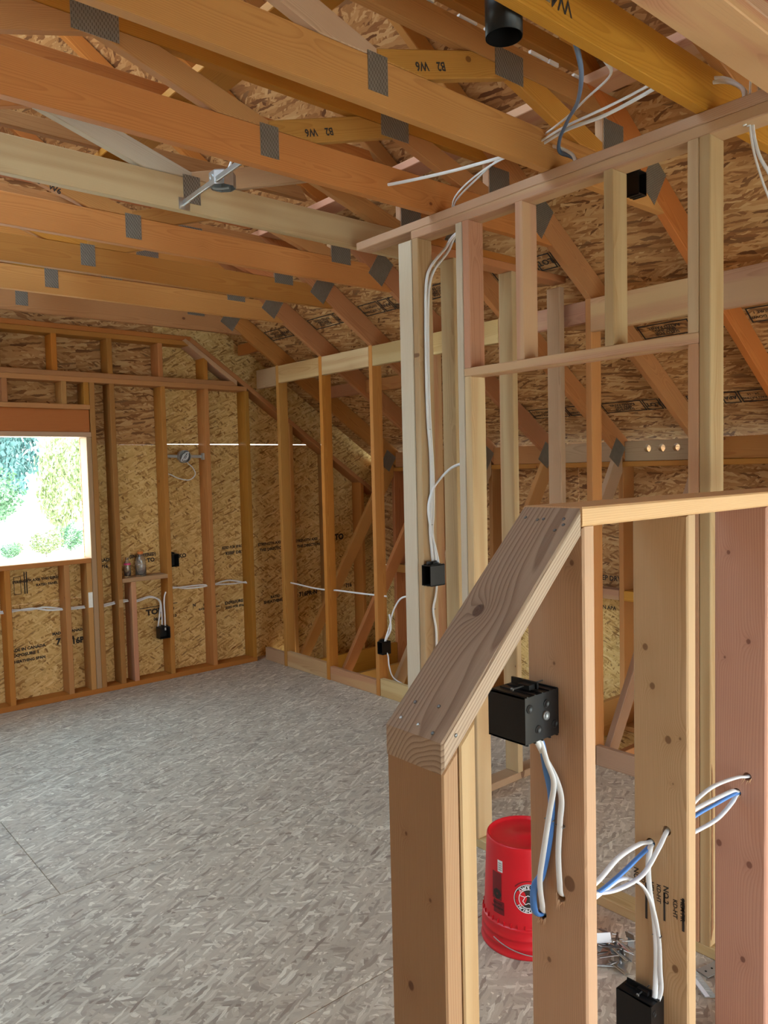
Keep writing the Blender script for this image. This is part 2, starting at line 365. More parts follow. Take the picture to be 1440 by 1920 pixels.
def tube(name, pts, mat, parent=None, rx=0.0066, ry=0.0036, n=7, seg=10, flat=(0, 0, 1), raw=False):
    """cable: flat oval section swept along a smooth path"""
    P = [Vector(p) for p in pts] if raw else spline(pts, n)
    c = P[len(P)//2].copy(); v, f = [], []; up = Vector(flat)
    for i, p in enumerate(P):
        d = (P[min(i+1, len(P)-1)]-P[max(i-1, 0)]).normalized()
        s = d.cross(up)
        if s.length < 0.05: s = d.cross(Vector((1, 0.3, 0)))
        s.normalize(); u2 = s.cross(d); up = u2
        for k in range(seg):
            a = 2*math.pi*k/seg; v.append(p-c+u2*(rx*math.cos(a))+s*(ry*math.sin(a)))
    for i in range(len(P)-1):
        for k in range(seg):
            j = (k+1) % seg; f.append((i*seg+k, i*seg+j, (i+1)*seg+j, (i+1)*seg+k))
    f.append(tuple(range(seg-1, -1, -1))); f.append(tuple(range((len(P)-1)*seg, len(P)*seg)))
    return mesh_obj(name, v, f, mat, parent, Matrix.Translation(c), True)

def cable(pts, label, group, mat=None, **k):
    return tag(tube('cable', pts, mat or WHITE, None, **k), label, 'cable', group)

def text_mesh(body, size, align='CENTER', spacing=1.0, bold=0.026):
    cu = bpy.data.curves.new('lettering', 'FONT'); cu.body = body; cu.size = size; cu.align_x = align; cu.align_y = 'CENTER'
    cu.space_character = spacing; cu.resolution_u = 2; cu.offset = size*bold
    o = bpy.data.objects.new('lettering', cu)
    me = bpy.data.meshes.new_from_object(o)
    bpy.data.objects.remove(o); bpy.data.curves.remove(cu)
    return me

def stamp(body, size, o, x, up, parent, mat=None, name='stamp', sx=1.0, bold=0.026):
    """printed lettering lying flat on a surface; x = reading direction, up = top of letters"""
    me = text_mesh(body, size, bold=bold); me.materials.clear(); me.materials.append(mat or INK)
    if sx != 1.0:
        for vv in me.vertices: vv.co.x *= sx
    x = Vector(x).normalized(); up = Vector(up); up = (up-x*up.dot(x)).normalized(); nz = x.cross(up)
    M = Matrix(((x.x, up.x, nz.x, o[0]), (x.y, up.y, nz.y, o[1]), (x.z, up.z, nz.z, o[2]), (0, 0, 0, 1)))
    return link(bpy.data.objects.new(name, me), parent, M)

def bars(name, rects, o, x, up, parent, mat=None):
    """printed rules and frames: thin flat rectangles (u0,v0,u1,v1) on a surface, joined as one print"""
    x = Vector(x).normalized(); up = Vector(up); up = (up-x*up.dot(x)).normalized(); nz = x.cross(up)
    M = Matrix(((x.x, up.x, nz.x, o[0]), (x.y, up.y, nz.y, o[1]), (x.z, up.z, nz.z, o[2]), (0, 0, 0, 1)))
    v, f = [], []
    for u0, v0, u1, v1 in rects:
        k = len(v); v += [(u0, v0, 0), (u1, v0, 0), (u1, v1, 0), (u0, v1, 0)]; f.append((k, k+1, k+2, k+3))
    return mesh_obj(name, v, f, mat or INK, parent, M)

def outline(u0, v0, u1, v1, t=0.004): return [(u0, v0, u1, v0+t), (u0, v1-t, u1, v1), (u0, v0, u0+t, v1), (u1-t, v0, u1, v1)]

def drill(obj, holes, r, axis):
    """bore real holes through a board"""
    cut = []
    for h in holes:
        bm = bmesh.new(); bmesh.ops.create_cone(bm, cap_ends=True, segments=20, radius1=r, radius2=r, depth=0.3)
        me = bpy.data.meshes.new('bore'); bm.to_mesh(me); bm.free()
        c = bpy.data.objects.new('bore', me); COL.objects.link(c)
        c.matrix_world = Matrix.Translation(h) @ Vector(axis).to_track_quat('Z', 'Y').to_matrix().to_4x4()
        md = obj.modifiers.new('bore', 'BOOLEAN'); md.operation = 'DIFFERENCE'; md.object = c; md.solver = 'EXACT'; cut.append(c)
    bpy.context.view_layer.update()
    dg = bpy.context.evaluated_depsgraph_get()
    me = bpy.data.meshes.new_from_object(obj.evaluated_get(dg))
    obj.modifiers.clear(); obj.data = me
    for c in cut: bpy.data.objects.remove(c)

def pick(*m): return RND.choice(m)

# ------------------------------------------------------------------ structure: floor, walls, roof
IN = 0.0254
T2 = 0.038                                      # actual thickness of a two-by
XC, KX, KTOP, SL = 0.33, 3.547, 2.52, 0.667     # ridge line, knee wall face, rafter underside there, roof slope
YG, YS, XE = 5.80, 5.94, 4.80                   # gable stud face, gable sheathing, eave stud face
ZC = 2.738                                      # underside of the ceiling chords
def zr(x, lift=0.0): return KTOP+lift-SL*(abs(x-XC)+XC-KX)   # rafter underside (lift = vertical offset)
RAFT = 0.168

fl = struct('floor')
for j, (y0, y1) in enumerate(((-3, -1.78), (-1.777, -.56), (-.557, .66), (.663, 1.88), (1.883, 3.10), (3.103, 4.32), (4.323, 5.54), (5.543, 5.94))):
    xs = [-3.0, -1.5, 0.93, 3.36, 3.64] if j % 2 else [-3.0, -.3, 2.14, 3.64]
    for x0, x1 in zip(xs, xs[1:]):
        box('floor_panel', (x0+.0012, y0, -.018), (x1-.0012, y1-.0, 0), OSB_FLOOR, fl, bev=0.0012)
for k in range(5):
    box('attic_panel', (3.5, -1.2+k*1.44, -.285), (XE+.14, .236+k*1.44, -.262), OSB_WALL, fl, 'y', bev=0)

# far gable wall
wf = struct('wall_far', (2.0, YG, 0))
def wst(x, z0, z1, mat, y0=YG, y1=YS, nm='stud', wdt=T2): return box(nm, (x, y0, z0), (x+wdt, y1, z1), mat, wf, 'z')
box('bottom_plate', (-2.9, YG, 0), (3.47, YS, T2), FIR2, wf)
LB, LT = 2.334, 2.41
for x, z0, z1, mt, nm in ((1.466, T2, 0.995, FIR, 'stud'), (1.871, T2, 0.995, FIR, 'stud'), (2.034, T2, 0.995, FIR, 'stud'),
                          (2.074, T2, 1.93, TAN, 'trimmer_stud'), (2.113, T2, LB, FIR, 'king_stud'), (2.264, T2, LB, FIR2, 'stud'),
                          (2.370, T2, 0.815, PINK, 'stud'), (2.672, T2, LB, FIR, 'stud'), (3.050, T2, LB, FIR, 'stud'), (3.430, T2, LB, FIR, 'stud'),
                          (1.509, 2.17, LB, FIR, 'cripple_stud'), (1.910, 2.17, LB, FIR, 'cripple_stud'), (2.072, 2.17, LB, FIR, 'cripple_stud'),
                          (1.06, T2, 0.995, FIR, 'stud'), (0.85, T2, 1.93, TAN, 'trimmer_stud'), (0.81, T2, LB, FIR, 'king_stud'), (0.4, T2, LB, FIR, 'stud'), (0.0, T2, LB, FIR, 'stud')):
    wst(x, z0, z1, mt, nm=nm)
for x in (-.4, -.8, -1.2, -1.6, -2.0, -2.4, -2.8): wst(x, T2, LB, FIR)
box('sill_plate', (0.888, YG, .995), (2.072, YS, 1.031), FIR, wf)
box('header_plate', (0.85, YG, 1.931), (2.112, YS, 1.967), TAN, wf)
box('header', (0.85, YG+.012, 1.967), (2.108, YS-.01, 2.134), FIR2, wf)
box('header_cap', (0.85, YG, 2.134), (2.112, YS, 2.17), FIR, wf)
box('ledge_board', (2.302, YG, .815), (2.672, YS, .848), PINK, wf)
box('top_plate', (-2.9, YG, LB), (3.45, YS, LB+T2), FIR2, wf)
box('top_plate', (-2.9, YG, LB+T2), (3.36, YS, LT), FIR2, wf)
for x in (-.75, -.37, 0.01, .39, .77, 1.15, 1.475, 1.854, 2.258, 2.661): wst(x, LT, 2.672, FIR, nm='cripple_stud')
member('cripple_stud', [(3.051, LT), (3.089, LT), (3.089, 2.565), (3.051, 2.595)], (0, 1), YG, YS, FIR, wf)
box('top_plate', (-2.2, YG, 2.672), (2.93, YS, 2.709), FIR, wf)
box('top_plate', (-2.2, YG, 2.710), (2.95, YS, 2.747), FIR2, wf)
gs = -0.685                                     # sloping double plate down to the eave
def gz(x, o=0): return 2.706+o+gs*(x-2.94)
member('sloping_plate', [(2.93, gz(2.93)), (4.85, gz(4.85)), (4.85, gz(4.85, .046)), (2.95, gz(2.95, .046))], (1, gs), YG, YS, FIR2, wf)
member('sloping_plate', [(2.87, gz(2.87, -.046)), (3.36, gz(3.36, -.046)), (3.36, gz(3.36, -.001)), (2.90, gz(2.90, -.001))], (1, gs), YG, YS, PINK, wf)
for x in (3.87, 4.27, 4.67):
    member('stud', [(x, -.26), (x+T2, -.26), (x+T2, gz(x+T2)-.001), (x, gz(x)-.001)], (0, 1), YG, YS, FIR, wf)
wpan = []
def gpan(pts, mat=OSB_WALL):
    o = member('sheathing_panel', pts, (1, 0), YS, YS+.011, mat, wf, bev=0); wpan.append(o); return o
RZ = lambda x: zr(x, RAFT+.02)
gpan([(2.034, -.3), (5.0, -.3), (5.0, .7245), (2.034, .7245)]); gpan([(-.4, -.3), (2.0338, -.3), (2.0338, .7245), (-.4, .7245)]); gpan([(-3, -.3), (-.403, -.3), (-.403, .7245), (-3, .7245)])
gpan([(2.072, .725), (2.6905, .725), (2.6905, 1.8805), (2.072, 1.8805)]); gpan([(2.691, .725), (4.4, .725), (4.4, 1.8835), (2.691, 1.8835)]); gpan([(4.4005, .725), (5.05, .725), (5.05, RZ(5.05)), (4.4005, RZ(4.4005))])
gpan([(.888, .726), (2.0717, .726), (2.0717, 1.031), (.888, 1.031)]); gpan([(-3, .726), (.885, .726), (.885, 1.879), (-3, 1.879)])
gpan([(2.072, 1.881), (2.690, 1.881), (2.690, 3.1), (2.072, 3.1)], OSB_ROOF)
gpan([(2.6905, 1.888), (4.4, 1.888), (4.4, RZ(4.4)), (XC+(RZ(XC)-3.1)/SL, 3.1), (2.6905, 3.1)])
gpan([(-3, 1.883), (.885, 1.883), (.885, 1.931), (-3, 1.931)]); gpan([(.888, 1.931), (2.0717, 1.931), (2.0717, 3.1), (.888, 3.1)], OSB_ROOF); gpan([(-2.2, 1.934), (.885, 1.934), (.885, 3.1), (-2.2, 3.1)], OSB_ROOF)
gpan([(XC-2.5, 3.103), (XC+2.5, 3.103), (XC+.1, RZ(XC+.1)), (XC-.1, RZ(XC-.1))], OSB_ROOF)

# right (eave) wall beyond the knee studs
TY = [5.495-.6065*k for k in range(9)]          # far faces of the roof trusses
wr = struct('wall_right', (XE, 3, 0))
box('top_plate', (XE, -.6, 1.620), (XE+.14, YG, 1.656), FIR, wr, 'y')
box('bottom_plate', (XE, -.6, -.26), (XE+.14, YG, -.222), FIR2, wr, 'y')
for k, y in enumerate(TY[:9]):
    box('stud', (XE, y-T2, -.222), (XE+.14, y, 1.62), FIR if k % 2 else FIR2, wr, 'z')
    if k < 8:
        y0, y1 = TY[k+1], y-T2
        box('mid_blocking', (XE, y0+.001, .672), (XE+.10, y1-.001, .715+.03), PINK if k % 2 else FIR, wr, 'y')
        b_ = box('vent_blocking', (XE+.02, y0+.001, 1.657), (XE+.058, y1-.001, 1.797), TAN if k in (3, 4) else FIR2, wr, 'y')
        if k == 4: drill(b_, [(XE+.04, 2.854, 1.742), (XE+.04, 2.749, 1.742), (XE+.04, 2.644, 1.742)], .026, (1, 0, 0))
for r, (z0, z1) in enumerate(((-.3, .70), (.703, 1.70))):
    for a, b_ in zip([-.6, .45+r*1.1, 2.9+r*.6, 5.2], [.447+r*1.1, 2.897+r*.6, 5.197, 5.95]):
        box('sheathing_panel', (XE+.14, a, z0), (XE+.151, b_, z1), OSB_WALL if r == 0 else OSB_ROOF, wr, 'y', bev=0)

# blocking in the knee wall line, between the trusses
wk = struct('wall_knee', (KX, 3, 0))
kb = [(YG+.1, 0, .158, TAN), (0, 1, .14, PALE), (1, 2, .14, PALE), (2, 3, .14, PALE), (3, 4, .14, PALE), (4, 5, .115, PINK), (5, 6, .172, PINK), (6, 7, .172, PINK)]
for i, (a, b_, h, mt) in enumerate(kb):
    ya = YG-.002 if i == 0 else TY[a]-T2-.002
    yb = TY[b_]+.002
    dx = .012 if i == 5 else (-.012 if i == 6 else 0)
    top = KTOP-.006
    box('knee_blocking', (KX+dx, yb, top-h), (KX+dx+T2, ya, top), mt, wk, 'y')
    box('base_blocking', (KX+.003, yb+.002, .0), (KX+.041, ya-.002, .108+.02*(i % 2)), [TAN, PALE, PINK, PALE, PINK, TAN, TAN, FIR][i], wk, 'y')
for x in (3.02, 3.42): board('lookout_blocking', (x, TY[0]+.001, zr(x, .075)), (x, YG+.05, zr(x, .075)), (0, 0, 1), .089, T2, FIR2, wk)
for k in (0, 1, 2): box('rafter_blocking', (3.98, TY[k+1]+.001, zr(4, .04)), (4.018, TY[k]-T2-.001, zr(4, .04)+.1), FIR2, wk, 'y')

# roof sheathing (the ceiling seen from inside)
ce = struct('ceiling', (XC, 2, 4))
ca_, sa_ = 1/math.sqrt(1+SL*SL), SL/math.sqrt(1+SL*SL)
for side in (1, -1):
    ridge = Vector((XC, 0, zr(XC, RAFT)+.010)); dn = Vector((side*ca_, 0, -sa_))
    for r in range(5):
        s0, s1 = max(0.0, 5.75-1.22*(r+1))+.002, 5.75-1.22*r
        off = 1.2 if r % 2 else 0
        ys = [-3.0, -1.8+off, .64+off, 3.08+off, 6.0]
        spans = list(zip(ys, ys[1:]))
        if side < 0 and r in (3, 4):                                             # unfinished dormer opening
            spans = [q for a, b_ in spans for q in ((a, min(b_, 2.0)), (max(a, 4.9), b_))]
        for a, b_ in spans:
            if b_-a < .1: continue
            c = ridge+dn*((s0+s1)/2)+Vector((0, (a+b_)/2, 0))
            L, h = (b_-a)/2-.0015, (s1-s0)/2
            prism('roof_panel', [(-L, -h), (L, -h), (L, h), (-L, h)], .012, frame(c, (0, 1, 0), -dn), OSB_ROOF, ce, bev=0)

for y0_, y1_ in ((-3.0, 6.05),):
    a_, b2_ = Vector((XC, 0, zr(XC, RAFT)+.020)), Vector((XC+5.75*ca_, 0, zr(XC+5.75*ca_, RAFT)+.020))
    c = (a_+b2_)/2+Vector((0, (y0_+y1_)/2, 0)); L, h = (y1_-y0_)/2, 5.75/2
    prism('sun_block_sheet', [(-L, -h), (L, -h), (L, h), (-L, h)], .004, frame(c, (0, 1, 0), (-ca_, 0, sa_)), DARK, ce, bev=0)  # unseen sheet added to stop sun leaking through the panel seams
# walls outside the picture
wl_ = struct('wall_left', (-3, 2, 0))
for a, b_, z0, z1 in ((-3, 2.7, 0, 2.6), (5.3, 5.94, 0, 2.6), (2.7, 5.3, 0, 1.3), (2.7, 5.3, 2.5, 2.6)):
    box('sheathing_panel', (-3.012, a, z0), (-3.0, b_, z1), OSB_WALL, wl_, 'y', bev=0)
wn2 = struct('wall_light_block', (-1.5, 0, 0))  # added wall, out of view, keeps left light off the half wall
box('sheathing_panel', (-1.512, -1.49, 0), (-1.5, 2.95, 2.7), OSB_WALL, wn2, 'y', bev=0)
for y in (-1.3, -.5, .3, 1.1, 1.9, 2.51, 2.91): box('stud', (-1.5, y, 0), (-1.411, y+T2, 2.7), FIR, wn2, 'z')
wb = struct('wall_back', (0, -1.5, 0))
for a, b_, z0, z1 in ((-3, .2, 0, 2.9), (3.4, 5, -.3, 2.4), (.2, 3.4, -.3, .0), (.2, 3.4, 1.5, 2.9), (-2, 3, 2.9, 4.4)):
    box('sheathing_panel', (a, -1.512, z0), (b_, -1.5, z1), OSB_WALL, wb, bev=0)

# ------------------------------------------------------------------ partition with the door opening, closet wall, stair wall plate
PX = 2.40; PW = .089
wp = struct('wall_partition', (PX, 2, 0))
box('top_plate', (PX, .75, 2.662), (PX+PW, 2.578, 2.6995), PINK, wp, 'y')
box('top_plate', (PX, .75, 2.700), (PX+PW, 2.966, 2.7375), TAN, wp, 'y')
box('bottom_plate', (PX, .3, 0), (PX+PW, 2.578, T2), PALE, wp, 'y')
def pst(y, z0, z1, mat, nm='stud', dx=0): return box(nm, (PX+dx, y-T2, z0), (PX+PW+dx, y, z1), mat, wp, 'z')
HB, HT = 2.020, 2.056
pst(2.576, T2, 2.662, PALE); pst(2.306, T2, 2.662, GREY, 'king_stud'); pst(2.267, T2, HB, PALE, 'trimmer_stud')
pst(2.267, HT, 2.662, PINK, 'cripple_stud'); pst(1.985, HT, 2.662, PINK, 'cripple_stud'); pst(1.586, HT, 2.662, PALE, 'cripple_stud')
pst(1.277, HT, 2.662, PALE, 'cripple_stud'); pst(1.277, T2, HB, PINK, 'trimmer_stud'); pst(1.238, T2, 2.662, PALE, 'king_stud')
pst(.72, T2, 2.662, FIR)
mesh_obj('bark_edge', [(PX-.001+.002, 1.1985, .06), (PX+.017, 1.1985, .10), (PX+.012, 1.1985, .62), (PX+.005, 1.1985, .66)], [(0, 1, 2, 3)], BARKW, wp)
box('header_plate', (PX, 1.239, HB), (PX+PW, 2.267, HT), PINK, wp, 'y')

wc = struct('wall_closet', (2.9, 2.6, 0))
box('corner_stud', (PX, 2.579, T2), (PX+T2, 2.667, 2.662), GREY, wc, 'z')
for x, mt in ((2.668, PALE), (3.089, PALE), (3.486, TAN)):
    box('stud', (x-.001, 2.579, T2), (x+T2, 2.667, 2.6 if x > 3.3 else 2.626), mt, wc, 'z')
box('bottom_plate', (PX, 2.579, 0), (3.54, 2.667, T2), TAN, wc)
box('top_plate', (PX+PW+.002, 2.579, 2.626), (3.54, 2.667, 2.6625), FIR2, wc)
box('top_plate', (PX+PW+.002, 2.579, 2.663), (3.30, 2.667, 2.699), FIR2, wc)

ws = struct('wall_stair', (1.5, .95, 2.7))
box('top_plate', (-1.0, .872, 2.700), (2.398, 1.012, 2.7375), PINK, ws)
box('top_plate', (-1.0, .872, 2.738), (2.398, 1.012, 2.7755), TAN, ws)

# ------------------------------------------------------------------ roof trusses
ordn = ['closest to the far gable wall', 'second from the far gable wall', 'third from the far gable wall', 'fourth from the far gable wall',
        'with a paler lower chord, carrying the far end of the lamp hanger bar', 'marked B2 W6, carrying the near end of the lamp hanger bar',
        'with a web marked B2 W6, next beyond the black lamp can', 'nearest overhead, with W4 B2 handwritten on its lower chord']
purX = [1.425, 2.655, .165, -.93]
RH = RAFT
for k in range(8):
    y1 = TY[k]; y0 = y1-T2
    t = thing('roof_truss', 'roof truss '+ordn[k], 'roof truss', (KX, y1-.019, 0), 'roof trusses spanning the room')
    cm = [FIR, FIR, FIR2, FIR, PALE, FIR, FIR, FIR][k]
    xl, xr = 2*XC-3.22, 3.22
    member('bottom_chord', [(xl, ZC), (xr, ZC), (3.011, ZC+.14), (2*XC-3.011, ZC+.14)], (1, 0), y0, y1, cm, t)
    member('top_chord', [(2*XC-2.775, 3.035), (2.775, 3.035), (2.641, 3.124), (2*XC-2.641, 3.124)], (1, 0), y0, y1, pick(FIR, FIR2), t)
    def mir(pts, c): return [(2*c-x, z) for x, z in pts]
    wB = [(1.57, 2.906), (1.57, 2.879), (1.78, 2.879), (2.19, 3.006), (2.19, 3.034), (1.985, 3.034)]
    leg = [(2.19, 3.006), (2.19, 3.034), (2.395, 3.034), (2.749, 2.925), (2.749, 2.879), (2.60, 2.879)]
    wA = mir(wB, 1.57)
    wC = mir(wA, .95)
    for pts, gsn in ((wB, .31), (leg, -.31), (wA, -.31), (wC, .31)):
        mt = pick(FIR, FIR, FIR, TAN) if k in (4, 5, 6) else pick(FIR, FIR2)
        if k == 4 and pts is wA: mt = GREY
        o_ = member('web_board', pts, (1, gsn), y0, y1, mt, t)
        if pts is wB and k in (5, 6, 7): webB = o_
        member('web_board', mir(pts, XC), (1, -gsn), y0, y1, FIR, t)
    for sgn in (1, -1):
        F = (lambda pts: pts) if sgn > 0 else (lambda pts: mir(pts, XC))
        if sgn > 0 or k in (0, 7):
            xe = 4.86
            member('rafter', F([(2.641, 3.124), (xe, zr(xe)), (xe, zr(xe, RH)-.0), (2.893, 3.124)]), (1, -SL*sgn), y0, y1, pick(FIR, FIR2, FIR2), t)
            member('knee_stud', F([(KX, -.02), (KX+.089, -.02), (KX+.089, zr(KX+.089)-.001), (KX, KTOP-.001)]), (0, 1), y0, y1, [FIR, FIR, FIR, PINK, PINK, FIR, FIR, FIR][k], t)
            member('heel_web', F([(3.66, .012), (3.765, .012), (4.795, 1.58), (4.795, zr(4.795)-.001), (4.74, zr(4.74)-.001)]), (1, 1.52*sgn), y0, y1, pick(FIR, FIR2, TAN), t)
            member('floor_chord', F([(KX-.04, -.24), (4.795, -.24), (4.795, -.001), (KX+.1, -.001)]), (1, 0), y0, y1, FIR, t)
        member('post_web', F([(2.750, 2.879), (2.839, 2.879), (2.839, zr(2.839)-.001), (2.775, 3.034), (2.750, 3.034)]), (0, 1), y0, y1, TAN, t)
        # cap truss on top of the purlins
        member('cap_rafter', F([(XC, zr(XC, RH-.107)), (2.60, zr(2.60, RH-.107)), (2.72, 3.165), (2.81, 3.165), (XC, zr(XC, RH-.001))]), (1, -SL*sgn), y0, y1, FIR, t)
    member('cap_chord', [(2*XC-2.60, 3.164), (2.60, 3.164), (2.55, 3.253-.02), (2*XC-2.55, 3.253-.02)], (1, 0), y0, y1, FIR2, t)
    def plate(cx, cz, w_, h_, ang=0.0, yy=None):
        g = Vector((math.cos(ang), 0, math.sin(ang)))
        return prism('gusset_plate', [(-w_/2, -h_/2), (w_/2, -h_/2), (w_/2, h_/2), (-w_/2, h_/2)], .0014, frame((cx, y0-.0009, cz), g, (-g.z, 0, g.x)), PLATE, t, bev=0)
    plate(1.57, 2.832, .078, .115); plate(2.18, 3.043, .15, .10); plate(2.825, 2.935, .14, .175); plate(.95, 3.043, .15, .10); plate(.33, 2.832, .078, .115)
    plate(3.13, 2.863, .125, .175, math.atan(-SL)); plate(4.73, 1.72, .13, .16, math.atan(-SL))
    if k in (5, 6):
        stamp('B2', .038, (1.84, y0-.0012, 2.937), (-1, 0, -.31), (0, 0, -1), t); stamp('W6', .038, (1.755, y0-.0012, 2.911), (-1, 0, -.31), (0, 0, -1), t)
    if k == 7:
        stamp('W4', .058, (1.655, y0-.0012, 2.79), (-1, 0, 0), (0, 0, -1), t, bold=.004); stamp('B2', .058, (1.525, y0-.0012, 2.795), (-1, 0, 0), (0, 0, -1), t, bold=.004)
    if k == 3: stamp('B2', .036, (1.13, y0-.0012, 2.955), (1, 0, -.31), (0, 0, 1), t); stamp('W6', .036, (1.21, y0-.0012, 2.93), (1, 0, -.31), (0, 0, 1), t)
    if k == 6:
        for x in (1.62, 1.76, 1.93, 2.06, 2.3, 2.41, 2.56, 2.68):
            box('paper_scrap', (x, y0-.002, 3.126), (x+RND.uniform(.03, .11), y0+.01, 3.126+RND.uniform(.005, .014)), PAPER, t, bev=0)
pu = 0
for x in purX[:2]:
    o = tag(box('purlin', (x, .6, 3.125), (x+(.135 if x > 2 else .16), 5.76, 3.1625), PINK if pu else FIR, None, 'y'), ['flat orange purlin board lying across the truss tops, above the lamp hanger', 'flat purlin board lying across the truss tops near the roof slope'][pu], 'board', 'purlins on the truss tops')
    pu += 1

# ------------------------------------------------------------------ half wall in front
HY0, HY1 = .88, 1.02
hw = thing('half_wall', 'chest-high stud half wall with a sloping cap, wired with white and blue cables', 'half wall', (1.5, .95, 0))
cs_ = (1.557-1.194)/(1.25-.864)
def cz(x, o=0): return 1.194+cs_*(x-.864)+o
PLB = .0525
member('sloping_cap', [(.864, cz(.864, -PLB)), (1.2495, cz(1.2495, -PLB)), (1.2495, cz(1.2495)), (.864, cz(.864))], (1, cs_), HY0-.001, HY1+.002, SKYCAP, hw, bev=.004)
slcap = hw.children[-1]
box('level_cap', (1.250, HY0-.002, 1.521), (2.398, HY1+.002, 1.559), CAPL, hw, bev=.004)
member('end_stud', [(.865, T2), (.903, T2), (.903, cz(.903, -PLB)-.001), (.865, cz(.865, -PLB)-.001)], (0, 1), HY0+.001, HY1-.001, POST, hw)
member('end_stud', [(.906, T2), (.944, T2), (.944, cz(.944, -PLB)-.001), (.906, cz(.906, -PLB)-.001)], (0, 1), HY0, HY1, PALE, hw)
box('bottom_plate', (.864, HY0, 0), (2.398, HY1, T2), FIR, hw)
hs = []
for x, mt in ((1.255, STUD2), (1.653, STUD3), (2.062, STUD4)):
    hs.append(box('stud', (x, HY0, T2), (x+T2, HY1, 1.5205), mt, hw, 'z', bev=.004))
drill(hs[0], [(1.27, .990, .706), (1.27, .942, .762)], .0115, (1, 0, 0))
drill(hs[1], [(1.67, .975, .728), (1.67, .934, .772)], .0115, (1, 0, 0))
drill(hs[2], [(2.08, .957, .737), (2.08, .929, .789)], .0115, (1, 0, 0))
for st, hx, pts in ((hs[0], 1.254, ((.990, .706), (.942, .762))), (hs[1], 1.652, ((.975, .728),)), (hs[2], 2.061, ((.957, .737), (.929, .789)))):
    for hy, hz in pts:
        for q in range(7):
            a = RND.uniform(math.pi*1.05, math.pi*1.95); r0 = .0115
            p0 = Vector((hx, hy+r0*math.cos(a), hz+r0*math.sin(a)))
            d = Vector((-RND.uniform(.2, 1), RND.uniform(-.5, .5), -RND.uniform(.5, 1.2))).normalized()*RND.uniform(.008, .018)
            mesh_obj('splinter', [p0+Vector((0, -.0013, 0)), p0+Vector((0, .0013, 0)), p0+d, p0+Vector((.002, 0, .003))], [(0, 1, 2), (1, 3, 2), (3, 0, 2), (0, 3, 1)], SPLIT, st)
sd = Vector((1, 0, cs_)).normalized(); sn = Vector((-cs_, 0, 1)).normalized()
for fx, fy, bright in ((.02, .115, 1), (.018, .07, 1), (.012, .03, 0), (.055, .105, 0), (.06, .05, 0), (.5, .118, 0), (.495, .085, 0), (.498, .072, 0), (.50, .025, 0), (.485, .018, 0), (.47, .03, 0)):
    p = Vector((.864, HY0+fy, cz(.864)))+sd*fx+sn*.0005
    lathe('nail', [(.0035, -.001), (.0035, .0006), (.001, .0009)], GALV if bright else NAIL, slcap, frame(p, sd, sn), 10, cap1=True)
lathe('nail', [(.0035, -.001), (.0035, .0006), (.001, .0009)], NAIL, slcap, frame((.895, HY0-.0015, cz(.895, -.022)), (1, 0, 0), (0, -1, 0)), 10, cap1=True)
for j, (dy, bodies) in enumerate(((.014, ('HEM FIR', 'KD-HT')), (.056, ('NO.2', 'KD-HT', 'HEM FIR')), (.116, ('STD', 'NO.2')))):
    for q, bdy in enumerate(bodies):
        stamp(bdy, .015 if bdy != 'NO.2' else .019, (1.6522, HY0+dy+.0185*q, .595+.02*j-.004*q), (0, .0, -1), (0, -1, 0), hs[1])
bars('stamp_rule', [(-.04, -.003, .04, .003), (-.035, -.05, .035, -.045), (-.04, -.098, .05, -.092)], (1.6522, HY0+.012, .585), (0, 0, -1), (0, -1, 0), hs[1])

